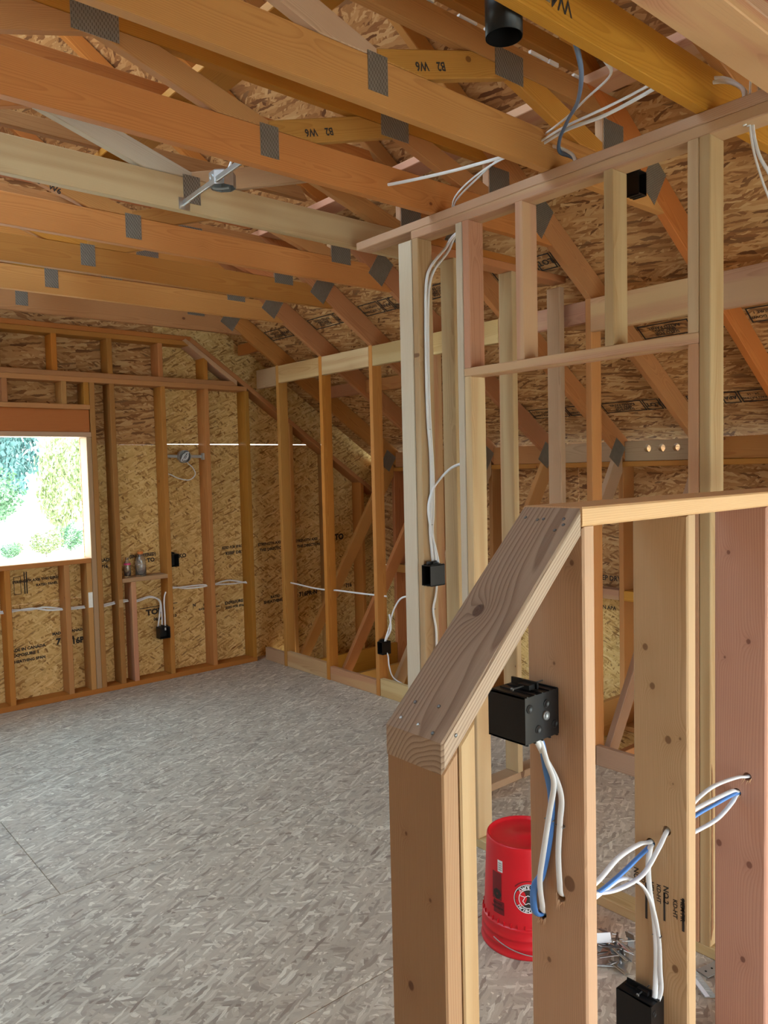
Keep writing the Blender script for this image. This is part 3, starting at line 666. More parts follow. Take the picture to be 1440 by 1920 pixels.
# ------------------------------------------------------------------ electrical boxes
def elec_box(label, o, x, up, wd, ht, dp, gang=1, group='black wiring boxes', nails=True):
    """plastic device box: o = centre of the back, x = across, up = top; opens along x cross up (depth)"""
    x = Vector(x); up = Vector(up); M = frame(o, x, up)          # local y = up x x -> opening faces -y
    t = thing('wiring_box', label, 'wiring box', o, group)
    h, a, d, th = ht/2, wd/2, dp, .0028
    def bx(lo, hi, v, f):
        k = len(v); (x0, y0, z0), (x1, y1, z1) = lo, hi
        v += [(x0, y0, z0), (x1, y0, z0), (x1, y1, z0), (x0, y1, z0), (x0, y0, z1), (x1, y0, z1), (x1, y1, z1), (x0, y1, z1)]
        f += [(k, k+3, k+2, k+1), (k+4, k+5, k+6, k+7), (k, k+1, k+5, k+4), (k+1, k+2, k+6, k+5), (k+2, k+3, k+7, k+6), (k+3, k, k+4, k+7)]
    v, f = [], []
    bx((-a, -th, -h), (a, 0, h), v, f); bx((-a, -d, -h), (-a+th, -th, h), v, f); bx((a-th, -d, -h), (a, -th, h), v, f)
    bx((-a, -d, -h), (a, -th, -h+th), v, f); bx((-a, -d, h-th), (a, -th, h), v, f)
    for q in range(gang*2+1):                                     # moulded ribs over the top and bottom
        xx = -a+.006+q*(wd-.012)/(gang*2)
        bx((xx-.002, -d*.92, h), (xx+.002, .0015, h+.0025), v, f); bx((xx-.002, -d*.92, -h-.0025), (xx+.002, .0015, -h), v, f)
    body = mesh_obj('box_body', v, f, BLACK, t, M)
    me = body.data; bm = bmesh.new(); bm.from_mesh(me); bm.to_mesh(me); bm.free()
    for q in range(gang*2):                                       # knockouts on the back
        kx = -a+wd*(q+.5)/(gang*2); kz = (h*.5 if q % 2 else -h*.5)
        lathe('knockout', [(.0085, 0), (.0085, .0012), (.007, .0012), (.006, .0004)], BLACK, t, M @ Matrix.Translation((kx, .0002, kz)) @ Matrix.Rotation(-math.pi/2, 4, 'X'), 18, cap1=True)
    v, f = [], []; bx((-a*.2, -d*.55, h+.0025), (a*.2, -d*.25, h+.012), v, f); bx((-a*.25, -d*.9, h+.0025), (-a*.15, -d*.2, h+.016), v, f)
    mesh_obj('nail_bracket', v, f, BLACK, t, M)
    if nails: lathe('nail', [(.0016, 0), (.0016, wd*.9), (.004, wd*.9), (.004, wd*.9+.0012)], NAIL, t, M @ Matrix.Translation((-a*.95, -d*.4, h+.009)) @ Matrix.Rotation(math.pi/2, 4, 'Y'), 8, cap1=True)
    return t
def elec(label, lo, hi, face, gang=1):
    """box filling lo..hi whose open front faces direction face ('+y','-y','-x')"""
    lo, hi = Vector(lo), Vector(hi); c = (lo+hi)/2
    if face == '+y': return elec_box(label, (c.x, lo.y, c.z), (-1, 0, 0), (0, 0, 1), hi.x-lo.x, hi.z-lo.z, hi.y-lo.y, gang)
    if face == '-y': return elec_box(label, (c.x, hi.y, c.z), (1, 0, 0), (0, 0, 1), hi.x-lo.x, hi.z-lo.z, hi.y-lo.y, gang)
    if face == '-x': return elec_box(label, (hi.x, c.y, c.z), (0, -1, 0), (0, 0, 1), hi.y-lo.y, hi.z-lo.z, hi.x-lo.x, gang)
sw = elec('black two-gang wiring box under the sloping cap of the half wall', (1.150, .942, 1.102), (1.2545, 1.036, 1.194), '+y', 2)
lathe('clamp_screw', [(.0095, 0), (.009, .004), (.005, .0015), (.0015, .001)], NAIL, sw, Matrix.Translation((1.212, .9418, 1.148)) @ Matrix.Rotation(math.pi/2, 4, 'X'), 20, cap1=True)
b3 = elec('black outlet box low on the middle stud of the half wall', (1.596, .942, .268), (1.6525, 1.036, .362), '+y', 1)
elec('black wiring box on the pale corner post of the partition', (2.385, 2.480, 1.112), (2.475, 2.5375, 1.205), '-x', 1)
elec('black outlet box low on the third knee stud, beside a looping cable', (3.534, 4.188, .312), (3.615, 4.2435, .402), '-x', 1)
elec('black outlet box low on the far gable wall under two looping cables', (2.583, 5.79, .335), (2.671, 5.86, .425), '-y', 2)
elec('black wiring box high on the far gable stud, above the ledge', (2.711, 5.79, .90), (2.768, 5.87, 1.0), '-y', 1)
elec('black wiring box on the truss chord behind the short door cripple', (2.915, 1.76, 2.745), (2.975, 1.8175, 2.84), '-y', 1)

# ------------------------------------------------------------------ cables
GC = 'cables through the half wall'
cable([(1.195, .975, 1.12), (1.2, .957, 1.097), (1.232, .96, 1.053), (1.242, .94, 1.011), (1.246, .931, .972), (1.246, .935, .927), (1.247, .941, .859), (1.246, .938, .80), (1.258, .942, .766), (1.30, .945, .752), (1.42, .970, .694), (1.5, .965, .676), (1.58, .953, .685), (1.63, .941, .735), (1.66, .935, .770), (1.72, .94, .775), (1.80, .955, .775), (1.87, .966, .778), (1.93, .954, .795), (2.02, .938, .796), (2.06, .929, .790), (2.14, .925, .78)],
      'white cable falling from the two-gang box into the upper hole of the half wall stud', GC, flat=(0, 1, 0))
cable([(1.205, .975, 1.12), (1.21, .955, 1.095), (1.225, .949, 1.047), (1.236, .942, 1.004), (1.238, .954, .943), (1.238, .972, .847), (1.240, .983, .786), (1.244, .981, .735), (1.262, .990, .708), (1.31, .985, .702), (1.42, .976, .712), (1.52, .979, .736), (1.61, .979, .738), (1.66, .976, .730), (1.75, .968, .745), (1.86, .966, .752), (1.94, .952, .760), (2.02, .948, .757), (2.06, .956, .741), (2.14, .955, .735)],
      'white cable falling from the two-gang box into the lower hole of the half wall stud', GC, flat=(0, 1, 0))
cable([(1.21, .98, 1.12), (1.216, .958, 1.092), (1.236, .960, 1.026), (1.245, .955, .966), (1.246, .962, .886), (1.246, .982, .799), (1.243, 1.000, .763), (1.243, 1.002, .722), (1.249, .997, .704), (1.27, .991, .7005), (1.32, .980, .695), (1.42, .974, .690), (1.52, .977, .695), (1.61, .978, .710), (1.66, .974, .7225), (1.76, .962, .735), (1.86, .963, .738), (1.94, .949, .748), (2.02, .946, .748), (2.06, .957, .734), (2.14, .955, .728)],
      'blue cable looping through the half wall studs', GC, BLUE, flat=(0, 1, 0), rx=.0088, ry=.0042)
cable([(1.38, .965, .690), (1.47, .978, .683), (1.52, .979, .684), (1.56, .975, .673), (1.60, .965, .644), (1.63, .957, .585), (1.644, .950, .507), (1.645, .947, .43), (1.643, .944, .379), (1.628, .955, .335)],
      'white cable branching off the bundle and dropping into the low outlet box', GC, flat=(0, 1, 0))
cable([(1.655, .973, .724), (1.636, .967, .721), (1.638, .973, .678), (1.639, .970, .62), (1.640, .960, .558), (1.645, .957, .48), (1.645, .958, .413), (1.632, .955, .36), (1.622, .965, .33)],
      'white cable dropping straight down the middle half wall stud into the low box', GC, flat=(0, 1, 0))
cable([(1.692, .972, .722), (1.76, .968, .700), (1.86, .966, .693), (1.94, .952, .704), (2.02, .951, .723), (2.06, .957, .731), (2.12, .957, .733)],
      'white cable sagging lowest between the right two half wall studs', GC, flat=(0, 1, 0))
def staple(p, d, nm='cable_staple'):
    d = Vector(d).normalized(); s = Vector((0, 0, 1)).cross(d) if abs(d.z) < .8 else Vector((0, 1, 0)); s.normalize()
    o = d.cross(s).normalized(); p = Vector(p)
    return tube(nm, [p-s*.010+o*.006, p-s*.009-o*.002, p-s*.004-o*.006, p+s*.004-o*.006, p+s*.009-o*.002, p+s*.010+o*.006], NAIL, None, .0013, .0013, n=3, seg=6)
tag(staple((1.243, .957, .923), (0, 0, 1)), 'wire staple over the white and blue pair on the half wall stud', 'staple', 'cable staples')
tag(staple((1.247, .935, .915), (0, 0, 1)), 'wire staple over the single white cable on the half wall stud', 'staple', 'cable staples')
tag(staple((1.644, .953, .512), (0, 0, 1)), 'wire staple over the paired cables above the low outlet box', 'staple', 'cable staples')
GP = 'cables on the partition corner post'
yp = 2.530
def fy(pts, y): return [(a, y, c) for a, _, c in pts]
cable(fy([(2.655, 0, 2.75)], 2.47)+fy([(2.616, 0, 2.702), (2.563, 0, 2.638), (2.472, 0, 2.545), (2.44, 0, 2.466), (2.432, 0, 2.3), (2.429, 0, 2.064), (2.433, 0, 1.851), (2.445, 0, 1.683), (2.443, 0, 1.467), (2.433, 0, 1.37), (2.44, 0, 1.272), (2.45, 0, 1.19)], yp-.003),
      'white cable running down the corner post beside a twin, left one', GP)
cable(fy([(2.668, 0, 2.75)], 2.47)+fy([(2.627, 0, 2.704), (2.58, 0, 2.628), (2.489, 0, 2.531), (2.453, 0, 2.444), (2.442, 0, 2.301), (2.439, 0, 2.065), (2.443, 0, 1.851), (2.455, 0, 1.635), (2.452, 0, 1.442), (2.444, 0, 1.358), (2.457, 0, 1.259), (2.465, 0, 1.19)], yp-.006),
      'white cable running down the corner post beside a twin, right one', GP)
cable([(2.43, 2.28, 1.668), (2.45, 2.33, 1.660), (2.51, 2.46, 1.640), (2.50, 2.515, 1.598), (2.448, 2.52, 1.544), (2.419, 2.52, 1.468), (2.427, 2.52, 1.383), (2.439, 2.52, 1.334), (2.466, 2.52, 1.245), (2.468, 2.51, 1.19)],
      'white cable looping from the door king stud down to the corner post box', GP)
cable(fy([(2.465, 0, 1.125), (2.468, 0, 1.108), (2.458, 0, 1.051), (2.443, 0, .992), (2.458, 0, .903), (2.459, 0, .817), (2.455, 0, .60)], yp-.003), 'white cable running down below the corner post box', GP)
for z, x in ((1.815, 2.437), (1.385, 2.438), (.998, 2.446)): tag(staple((x, yp-.004, z), (0, 0, 1)), {1.815: 'highest wire staple on the corner post cables', 1.385: 'wire staple just above the corner post box', .998: 'wire staple below the corner post box'}[z], 'staple', 'cable staples')
GT = 'cables strung between the roof trusses'
cable([(2.12, 2.45, 2.802), (2.144, 2.41, 2.801), (2.205, 2.3, 2.806), (2.26, 2.16, 2.808), (2.31, 2.0, 2.812), (2.375, 1.87, 2.826), (2.35, 1.7, 2.83), (2.30, 1.5, 2.80), (2.235, 1.262, 2.79), (2.22, 1.225, 2.80)], 'white cable strung slackest across three trusses toward the partition', GT)
cable([(2.44, 2.36, 2.70), (2.432, 2.352, 2.734), (2.42, 2.322, 2.781), (2.40, 2.22, 2.813), (2.36, 2.046, 2.824), (2.362, 1.86, 2.831), (2.34, 1.7, 2.838), (2.253, 1.45, 2.80), (2.215, 1.26, 2.795), (2.205, 1.225, 2.80)], 'white cable rising from the partition plate and crossing two trusses', GT)
cable([(2.46, 2.37, 2.70), (2.452, 2.362, 2.741), (2.44, 2.326, 2.781), (2.41, 2.176, 2.820), (2.36, 2.018, 2.832), (2.391, 1.87, 2.861), (2.341, 1.7, 2.866), (2.252, 1.55, 2.855), (2.162, 1.4, 2.845), (2.02, 1.33, 2.82), (1.897, 1.28, 2.80), (1.875, 1.225, 2.81)], 'white cable kinked sharply beside the blue cable overhead', GT)
cable([(1.80, 1.29, 2.86), (1.818, 1.29, 2.80), (1.937, 1.35, 2.765), (2.131, 1.5, 2.792), (2.287, 1.65, 2.829), (2.376, 1.75, 2.822), (2.43, 1.79, 2.80), (2.442, 1.735, 2.762), (2.442, 1.725, 2.70)], 'slate blue cable hanging in an S from the trusses to the partition plate', GT, NAVY, rx=.008, ry=.006)
cable([(2.33, 1.90, 2.835), (2.378, 1.86, 2.838), (2.43, 1.81, 2.825), (2.438, 1.74, 2.775), (2.432, 1.715, 2.70)], 'short white cable entering the partition plate beside the blue cable', GT)
cable([(2.38, 1.26, 2.835), (2.416, 1.24, 2.845), (2.47, 1.19, 2.845), (2.47, 1.14, 2.80), (2.445, 1.108, 2.75), (2.44, 1.10, 2.66)], 'upper white cable of the pair arching onto the partition plate, nearest truss', GT)
cable([(2.38, 1.26, 2.823), (2.42, 1.235, 2.832), (2.46, 1.18, 2.828), (2.455, 1.13, 2.79), (2.432, 1.110, 2.74), (2.425, 1.105, 2.66)], 'lower white cable of the pair arching onto the partition plate, nearest truss', GT)
cable([(2.45, 1.099, 2.70), (2.45, 1.099, 2.649), (2.46, 1.091, 2.577), (2.48, 1.075, 2.496), (2.5, 1.059, 2.424), (2.51, 1.05, 2.3)], 'white cable hanging below the partition plate at the right picture edge, longer', GT)
cable([(2.45, 1.09, 2.70), (2.452, 1.092, 2.649), (2.466, 1.080, 2.574), (2.49, 1.055, 2.508), (2.515, 1.04, 2.44), (2.52, 1.03, 2.3)], 'white cable hanging below the partition plate at the right picture edge, bent outward', GT)
cable([(2.46, 1.10, 2.95), (2.455, 1.101, 2.808), (2.45, 1.103, 2.72)], 'white cable standing upright on the partition plate, in front of the near truss', GT)
GK = 'cables along the knee wall'
cable([(3.61, 5.52, .705), (3.61, 5.37, .701), (3.61, 5.11, .692), (3.61, 4.915, .696), (3.61, 4.80, .706), (3.61, 4.556, .712), (3.61, 4.287, .721), (3.615, 4.22, .722)], 'white cable passing through the knee studs at socket height', GK)
cable([(3.67, 3.90, .745), (3.66, 4.013, .741), (3.64, 4.10, .715), (3.625, 4.165, .618), (3.605, 4.19, .501), (3.58, 4.205, .42), (3.57, 4.21, .37)], 'white cable looping down to the knee stud outlet box', GK)
cable([(3.60, 4.18, .60), (3.605, 4.172, .53), (3.60, 4.172, .48), (3.585, 4.20, .419), (3.575, 4.205, .37)], 'short white cable tail above the knee stud outlet box', GK)
cable([(3.58, 4.205, .33), (3.58, 4.180, .30), (3.585, 4.175, .219), (3.62, 4.165, .13), (3.66, 4.05, .08)], 'white cable leaving the bottom of the knee stud outlet box', GK)
GF = 'cables along the far gable wall'
yf = 5.87
def fx(pts, y=yf): return [(a, y, c) for a, c in pts]
cable(fx([(1.40, .698), (1.466, .690), (1.521, .693), (1.657, .698), (1.767, .671), (1.872, .661), (1.934, .656), (2.044, .653), (2.113, .645), (2.177, .644), (2.29, .658), (2.341, .66), (2.379, .659), (2.444, .648), (2.541, .668), (2.625, .635), (2.640, .545), (2.640, .43), (2.640, .39)]), 'white cable running under the gable window to the low wall box, lower strand', GF)
cable(fx([(1.40, .705), (1.466, .70), (1.521, .703), (1.638, .688), (1.749, .693), (1.872, .665), (1.934, .664), (2.044, .662), (2.113, .655), (2.177, .654), (2.29, .668), (2.341, .67), (2.379, .666), (2.444, .657), (2.555, .672), (2.632, .621), (2.628, .525), (2.612, .43), (2.61, .39)], yf+.012), 'white cable running under the gable window to the low wall box, upper strand', GF)
cable(fx([(2.668, .70), (2.655, .66), (2.650, .60), (2.652, .523), (2.652, .43), (2.652, .39)], yf-.03), 'short white cable rising from the low wall box to the stud', GF)
cable(fx([(2.70, .722), (2.748, .725), (2.864, .702), (2.984, .697), (3.057, .702), (3.132, .711), (3.26, .724), (3.43, .682), (3.46, .68)]), 'white cable crossing the right bays of the gable wall, sagging strand', GF)
cable(fx([(2.70, .715), (2.747, .716), (2.864, .715), (2.999, .713), (3.058, .706), (3.132, .702), (3.284, .69), (3.431, .691), (3.46, .69)], yf+.012), 'white cable crossing the right bays of the gable wall, tauter strand', GF)
cable(fx([(2.905, 1.76), (2.915, 1.731), (2.961, 1.686), (2.978, 1.633), (2.923, 1.591), (2.83, 1.606), (2.762, 1.638), (2.72, 1.645)]), 'thin white cable looping under the round box on the gable wall', GF, rx=.0045)

# ------------------------------------------------------------------ fittings
lb = thing('lamp_hanger', 'galvanised hanger bar with an octagon lamp box between two trusses', 'lamp hanger', (1.52, 2.75, 2.78))
a0, a1 = Vector((1.532, 3.031, 2.772)), Vector((1.50, 2.464, 2.772))
board('hanger_bar', a0, a1, (0, 0, 1), .022, .010, GALV, lb, bev=.002)
box('bracket', (1.508, 3.0285, 2.742), (1.558, 3.0305, 2.79), GALV, lb, bev=0)
box('bracket', (1.476, 2.4635, 2.742), (1.526, 2.4655, 2.79), GALV, lb, bev=0)
oc = lathe('octagon_box', [(.0, .028), (.046, .028), (.052, .022), (.052, -.03), (.049, -.03), (.049, .018), (.0, .018)], GALV, lb, Matrix.Translation((1.555, 2.745, 2.785)) @ Matrix.Rotation(.39, 4, 'Z'), 8, smooth=False)
lathe('knockout', [(.012, 0), (.012, .002), (.010, .0006)], GALV, oc, Matrix.Translation((1.555-.0485, 2.745+.0, 2.785)) @ Matrix.Rotation(-math.pi/2, 4, 'Y'), 18, cap1=True)
tube('clamp_strap', [(1.52, 2.79, 2.765), (1.55, 2.775, 2.760), (1.585, 2.75, 2.764)], DULL, lb, .005, .001)
cable([(1.50, 2.52, 2.90), (1.505, 2.56, 2.84), (1.52, 2.62, 2.80), (1.54, 2.69, 2.79)], 'short cable tail entering the octagon lamp box', GT)

gb = thing('round_wiring_box', 'round wiring box with coiled wires on a bar, high on the gable wall', 'lamp hanger', (2.868, 5.85, 1.78))
board('hanger_bar', (2.711, 5.855, 1.787), (3.049, 5.855, 1.782), (0, 0, 1), .024, .008, DULL, gb, bev=.002)
box('bracket', (3.03, 5.83, 1.755), (3.048, 5.86, 1.81), DULL, gb, bev=0)
lathe('round_box', [(.0, .0), (.052, .0), (.052, .045), (.048, .045), (.048, .006), (.0, .006)], DULL, gb, Matrix.Translation((2.868, 5.862, 1.782)) @ Matrix.Rotation(math.pi/2, 4, 'X'), 24, smooth=False)
for q in range(3):
    tube('coiled_wire', [(2.868+.034*math.cos(a*.9+q)*(.5+a/14), 5.824-.004*q, 1.782+.036*math.sin(a*1.1+q*.7)*(.5+a/14)) for a in range(0, 12)], WHITE if q else INK, gb, .0024, .0024, n=4, seg=6)

cn = thing('lamp_can', 'black round lamp can hanging open between the two nearest trusses', 'lamp can', (1.565, 1.318, 2.72))
MC = Matrix.Translation((1.562, 1.318, 2.722))
lathe('can_shell', [(.046, 0), (.047, 0), (.0475, .16), (.0, .165), (.0, .158), (.044, .155), (.0445, .0)], BLACK, cn, MC, 28)
lathe('lamp_socket', [(.016, .0), (.018, .03), (.018, .05), (.0, .05)], COPPER, cn, MC @ Matrix.Translation((0, 0, .09)), 18)
box('hanger_bar', (1.542, 1.2505, 2.795), (1.582, 1.274, 2.80), DULL, cn, 'y', bev=0)

np_ = tag(box('nail_plate', (2.038, YG-.0015, .66), (2.070, YG, .775), GALV, None, 'z', bev=0), 'grey steel nail plate on the stud below the gable window corner', 'nail plate', 'nail plates')
tag(box('nail_plate', (2.268, YG-.0015, .63), (2.300, YG, .69), PALE, None, 'z', bev=0), 'pale block tacked on the gable stud beside the ledge', 'nail plate', 'nail plates')

# ------------------------------------------------------------------ upside-down bucket
BKX, BKY = 2.06, 1.70
bk = thing('bucket', 'red plastic bucket standing upside down behind the half wall', 'bucket', (BKX, BKY, 0))
MB = Matrix.Translation((BKX, BKY, 0))
lathe('bucket_body', [(.144, 0), (.152, .001), (.1535, .006), (.152, .011), (.149, .013), (.1485, .030), (.151, .032), (.151, .038), (.148, .040), (.1475, .060), (.150, .062), (.150, .068), (.1475, .070), (.147, .092), (.149, .096), (.147, .100), (.1425, .101), (.1425, .106), (.1405, .12), (.1295, .360), (.128, .366), (.1245, .370), (.1215, .368), (.119, .362), (.112, .359), (.03, .358), (.026, .362), (.0, .362)], RED, bk, MB, 64)
for k in range(36):
    a = 2*math.pi*k/36
    p = Vector((BKX+.1432*math.cos(a), BKY+.1432*math.sin(a), .098))
    o = board('rim_rib', p, p+Vector((0, 0, .016)), (math.cos(a), math.sin(a), 0), .006, .003, RED, bk, bev=0)
def cyl(u, vz, lift=.0008):
    """u = metres round the bucket from the side facing the camera (rightwards), vz = height"""
    r = .1405-(.1405-.1295)*(vz-.12)/.24+lift
    th = math.atan2(-1.70, -2.06)+u/r
    return (BKX+r*math.cos(th), BKY+r*math.sin(th), vz)
def cpatch(name, u0, z0, u1, z1, mat, lift=.0006, n=8):
    v, f = [], []
    for i in range(n+1):
        u = u0+(u1-u0)*i/n
        v += [cyl(u, z0, lift), cyl(u, z1, lift)]
    for i in range(n): f.append((2*i, 2*i+2, 2*i+3, 2*i+1))
    return mesh_obj(name, v, f, mat, bk)
def cdisc(name, cu, czz, r0, r1, mat, lift, n=36, a0=0, a1=2*math.pi):
    v, f = [], []
    for i in range(n+1):
        a = a0+(a1-a0)*i/n
        v += [cyl(cu+r0*math.cos(a), czz+r0*math.sin(a), lift), cyl(cu+r1*math.cos(a), czz+r1*math.sin(a), lift)]
    for i in range(n): f.append((2*i, 2*i+2, 2*i+3, 2*i+1))
    return mesh_obj(name, v, f, mat, bk)
def ctext(body, size, cu, czz, ang, lift, mat):
    me = text_mesh(body, size); me.materials.clear(); me.materials.append(mat)
    ca, sa = math.cos(ang), math.sin(ang)
    for vv in me.vertices:
        x, y = vv.co.x*ca-vv.co.y*sa, vv.co.x*sa+vv.co.y*ca
        vv.co = Vector(cyl(cu+x, czz+y, lift))
    return link(bpy.data.objects.new('lettering', me), bk, Matrix.Identity(4))
LU, LZ = .012, .205                                 # round badge
cdisc('badge', LU, LZ, .0, .049, INK, .0006); cdisc('badge_ring', LU, LZ, .0465, .0485, PAPER, .0011); cdisc('badge_ring', LU, LZ, .030, .0325, PAPER, .0011)
cdisc('badge_arc', LU, LZ, .056, .060, DKRED, .0006, 20, math.radians(50), math.radians(140))
for body, c0 in (('BUILDING SUPPLY', 1.5*math.pi), ('CHELAN', .5*math.pi)):
    n = len(body); step = .165
    for i, ch in enumerate(body):
        if ch == ' ': continue
        k = (i-(n-1)/2)*step
        if body == 'CHELAN': a = -math.pi/2 - k+0; a = math.radians(250)-k*1.25; rot = a+math.pi/2+math.pi
        else: a = math.radians(70)+k*1.0; rot = a+math.pi/2
        ctext(ch, .0145, LU+.0395*math.cos(a), LZ+.0395*math.sin(a), rot if body != 'CHELAN' else rot, .0012, PAPER)
ctext('*', .014, LU+.0395*math.cos(math.radians(190)), LZ+.0395*math.sin(math.radians(190)), 0, .0012, DKRED)
def cline(name, pts, wd, mat, lift):
    v, f = [], []
    for (u0, z0), (u1, z1) in zip(pts, pts[1:]):
        L = math.hypot(u1-u0, z1-z0); nx, nz = -(z1-z0)/L*wd/2, (u1-u0)/L*wd/2; k = len(v)
        v += [cyl(u0+nx, z0+nz, lift), cyl(u0-nx, z0-nz, lift), cyl(u1-nx, z1-nz, lift), cyl(u1+nx, z1+nz, lift)]; f.append((k, k+1, k+2, k+3))
    return mesh_obj(name, v, f, mat, bk)
cline('badge_peak', [(LU-.027, LZ+.010), (LU-.012, LZ+.006), (LU-.002, LZ+.011), (LU+.010, LZ+.006), (LU+.027, LZ+.010)], .0022, PAPER, .0012)
cline('badge_peak', [(LU-.012, LZ+.004), (LU-.019, LZ-.008), (LU-.010, LZ-.019), (LU, LZ-.014), (LU+.010, LZ-.019), (LU+.019, LZ-.008), (LU+.012, LZ+.004)], .0022, PAPER, .0012)
cpatch('barcode_label', -.098, .275, -.077, .314, PAPER, .0008)
for q in range(4): cpatch('barcode_bar', -.095, .281+q*.0072, -.080, .285+q*.0072, DULL, .0013, 3)
cpatch('warning_panel', -.1235, .178, -.082, .27, DKRED, .0006); cpatch('warning_panel', -.118, .132, -.072, .176, DKRED, .0006)
ctext('WARNING', .011, -.101, .152, math.pi, .0012, INK); ctext('DANGER', .010, -.101, .166, math.pi, .0012, INK)
cdisc('warning_picture', -.101, .198, .004, .018, INK, .0012, 7)
tube('bail_handle',
     [(BKX+.154*math.cos(math.radians(t_)), BKY+.154*math.sin(math.radians(t_)), .052-.040*math.sin(math.radians(min(90, (t_-176)*1.05)))) for t_ in range(176, 300, 8)], DULL, bk, .0018, .0018, n=3, seg=8)

# ------------------------------------------------------------------ hardware on the floor
hp = thing('hardware_pile', 'small heap of steel brackets with a white tag on the floor', 'hardware', (2.15, 1.40, 0))
for q in range(30):
    x, y, a = 2.16+RND.uniform(-.05, .06), 1.405+RND.uniform(-.05, .05), RND.uniform(0, 3.1)
    d = Vector((math.cos(a), math.sin(a), RND.uniform(-.25, .35))); L = RND.uniform(.03, .07); z = .006+.0026*q
    p0, p1 = Vector((x, y, z))-d*L/2, Vector((x, y, z))+d*L/2
    p0.z, p1.z = max(.004, p0.z), max(.004, p1.z)
    board('bracket', p0, p1, (-d.y, d.x, .4), RND.uniform(.012, .03), .002, [DULL, NAIL, GALV][q % 3], hp, bev=0)
for q in range(5):
    a = RND.uniform(0, 3.1); c = Vector((2.17+RND.uniform(-.05, .04), 1.42+RND.uniform(-.05, .05), .03+.008*q)); d = Vector((math.cos(a), math.sin(a), .2))*.035
    tube('bolt', [c-d, c, c+d], NAIL, hp, .004, .004, n=2, seg=7)
board('price_tag', (2.112, 1.455, .075), (2.152, 1.415, .080), (.3, .3, 1), .03, .001, PAPER, hp, bev=0)
for nm, p0, p1, lab in (('screw', (2.065, 1.455, .006), (2.135, 1.378, .006), 'long grey screw lying on the floor before the hardware heap'),):
    tag(tube(nm, [p0, tuple((Vector(p0)+Vector(p1))/2), p1], DULL, None, .0035, .0035, n=2, seg=8), lab, 'screw')
ns = thing('nail_strip', 'collated strip of nails lying on the floor behind the half wall', 'nail strip', (2.25, 1.15, 0))
e0, e1 = Vector((2.205, 1.112, .008)), Vector((2.275, 1.212, .008))
board('collation_strip', e0, e1, (0, 0, 1), .004, .014, PAPER, ns, bev=0)
dd = Vector((.76, -.65, 0))*.028
for q in range(20):
    p = e0+(e1-e0)*(q/19); tube('nail', [p-dd*.4, p+dd*.3, p+dd], DULL, ns, .0016, .0016, n=1, seg=6)
st_ = thing('steel_strap', 'small punched steel strap lying on the floor beside the nail strip', 'strap', (2.36, 1.16, 0))
board('strap_plate', (2.300, 1.178, .006), (2.425, 1.150, .006), (.2, 1, 0), .045, .0025, DULL, st_, bev=0)
for q in range(4):
    lathe('strap_hole', [(.0035, 0), (.0035, .0006), (.002, .0006)], DARK, st_, Matrix.Translation((2.318+q*.028, 1.175-q*.006, .0075)), 10, cap1=True)

# ------------------------------------------------------------------ bottles on the ledge
def bottle(x, y, h, r, label, cap, kind):
    t = thing('bottle', label, 'bottle', (x, y, .848), 'bottles on the ledge'); M = Matrix.Translation((x, y, .8485))
    lathe('bottle_body', [(0, 0), (r*.9, 0), (r, .006), (r, h*.55), (r*.93, h*.6), (r, h*.65), (r*.75, h*.78), (r*.42, h*.86), (r*.42, h*.93), (r*.36, h*.93), (r*.36, h*.86), (r*.69, h*.77), (r*.92, h*.62), (r*.93, .01), (0, .008)], CLEAR, t, M, 24)
    lathe('bottle_cap', [(0, h), (r*.5, h), (r*.52, h*.9), (r*.47, h*.9)], cap, t, M, 20)
    if kind: lathe('bottle_label', [(r*1.01, h*.62), (r*1.02, h*.7)], MAGENTA, t, M, 20)
    return t
bottle(2.478, 5.865, .19, .042, 'clear plastic bottle with an orange cap on the gable ledge', ORANGE, 0)
bottle(2.372, 5.87, .155, .026, 'slim clear bottle with a pink band on the gable ledge', CLEAR, 1)

# ------------------------------------------------------------------ printing on the strand board
def onto(panels, x): return panels
pl, pr = wpan[0], wpan[4]
yo = YS-.0012
def gst(body, size, x, z, par, sx=1.0, tilt=.03): stamp(body, size, (x, yo, z), (1, 0, tilt), (0, 0, 1), par, sx=sx, bold=.05)
gst('TOLKO', .062, 2.66, .535, pl, 1.15); gst('06:26  01:46:13', .032, 2.70, .475, pl); gst('N', .035, 2.96, .54, pl)
bars('stamp_rule', [(-.17, 0, .15, .006)], (2.66, yo, .575), (1, 0, .03), (0, 0, 1), pl)
gst('APA', .05, 3.10, .545, pl, 1.2); gst('RATED SHEATHING', .022, 3.10, .500, pl); gst('716PR-N', .06, 2.03+.0, .40, pl, 1.0)
gst('MADE IN CANADA', .028, 1.93, .478, wpan[1]); gst('716P', .062, 1.90, .415, wpan[1], 1.05)
gst('MADE IN CANADA', .030, 1.63, .40, wpan[1]); gst('EXPOSURE 1', .030, 1.62, .36, wpan[1], 1.1); gst('SHEATHING SPAN', .028, 1.64, .315, wpan[1])
gst('STRENGTH AXIS THIS DIRECTION', .026, 1.75, .895, wpan[6]); gst('RATED PANEL', .024, 1.79, .855, wpan[6]); bars('stamp_frame', outline(0, 0, .05, .13)+[(.07, 0, .078, .16), (.085, 0, .093, .16)], (1.56, yo, .80), (1, 0, 0), (0, 0, 1), wpan[6])
gst('(ENGINEERED)', .034, 2.53, 1.0, pr); gst('N   TO', .045, 2.56, .955, pr); gst('LKO', .045, 2.86, .965, pr); gst('GRADE', .035, 2.22, .99, pr); gst('716', .035, 2.22, .94, pr)
gst('SIZED FOR SPACING', .030, 3.36, 1.0, pr, .9); gst('KEEP DRY', .034, 3.36, .95, pr, 1.2)
gst('EXPOSURE 1', .034, 3.35, .52, pl, 1.1); gst('SIZED FOR SPACING', .026, 3.37, .48, pl)
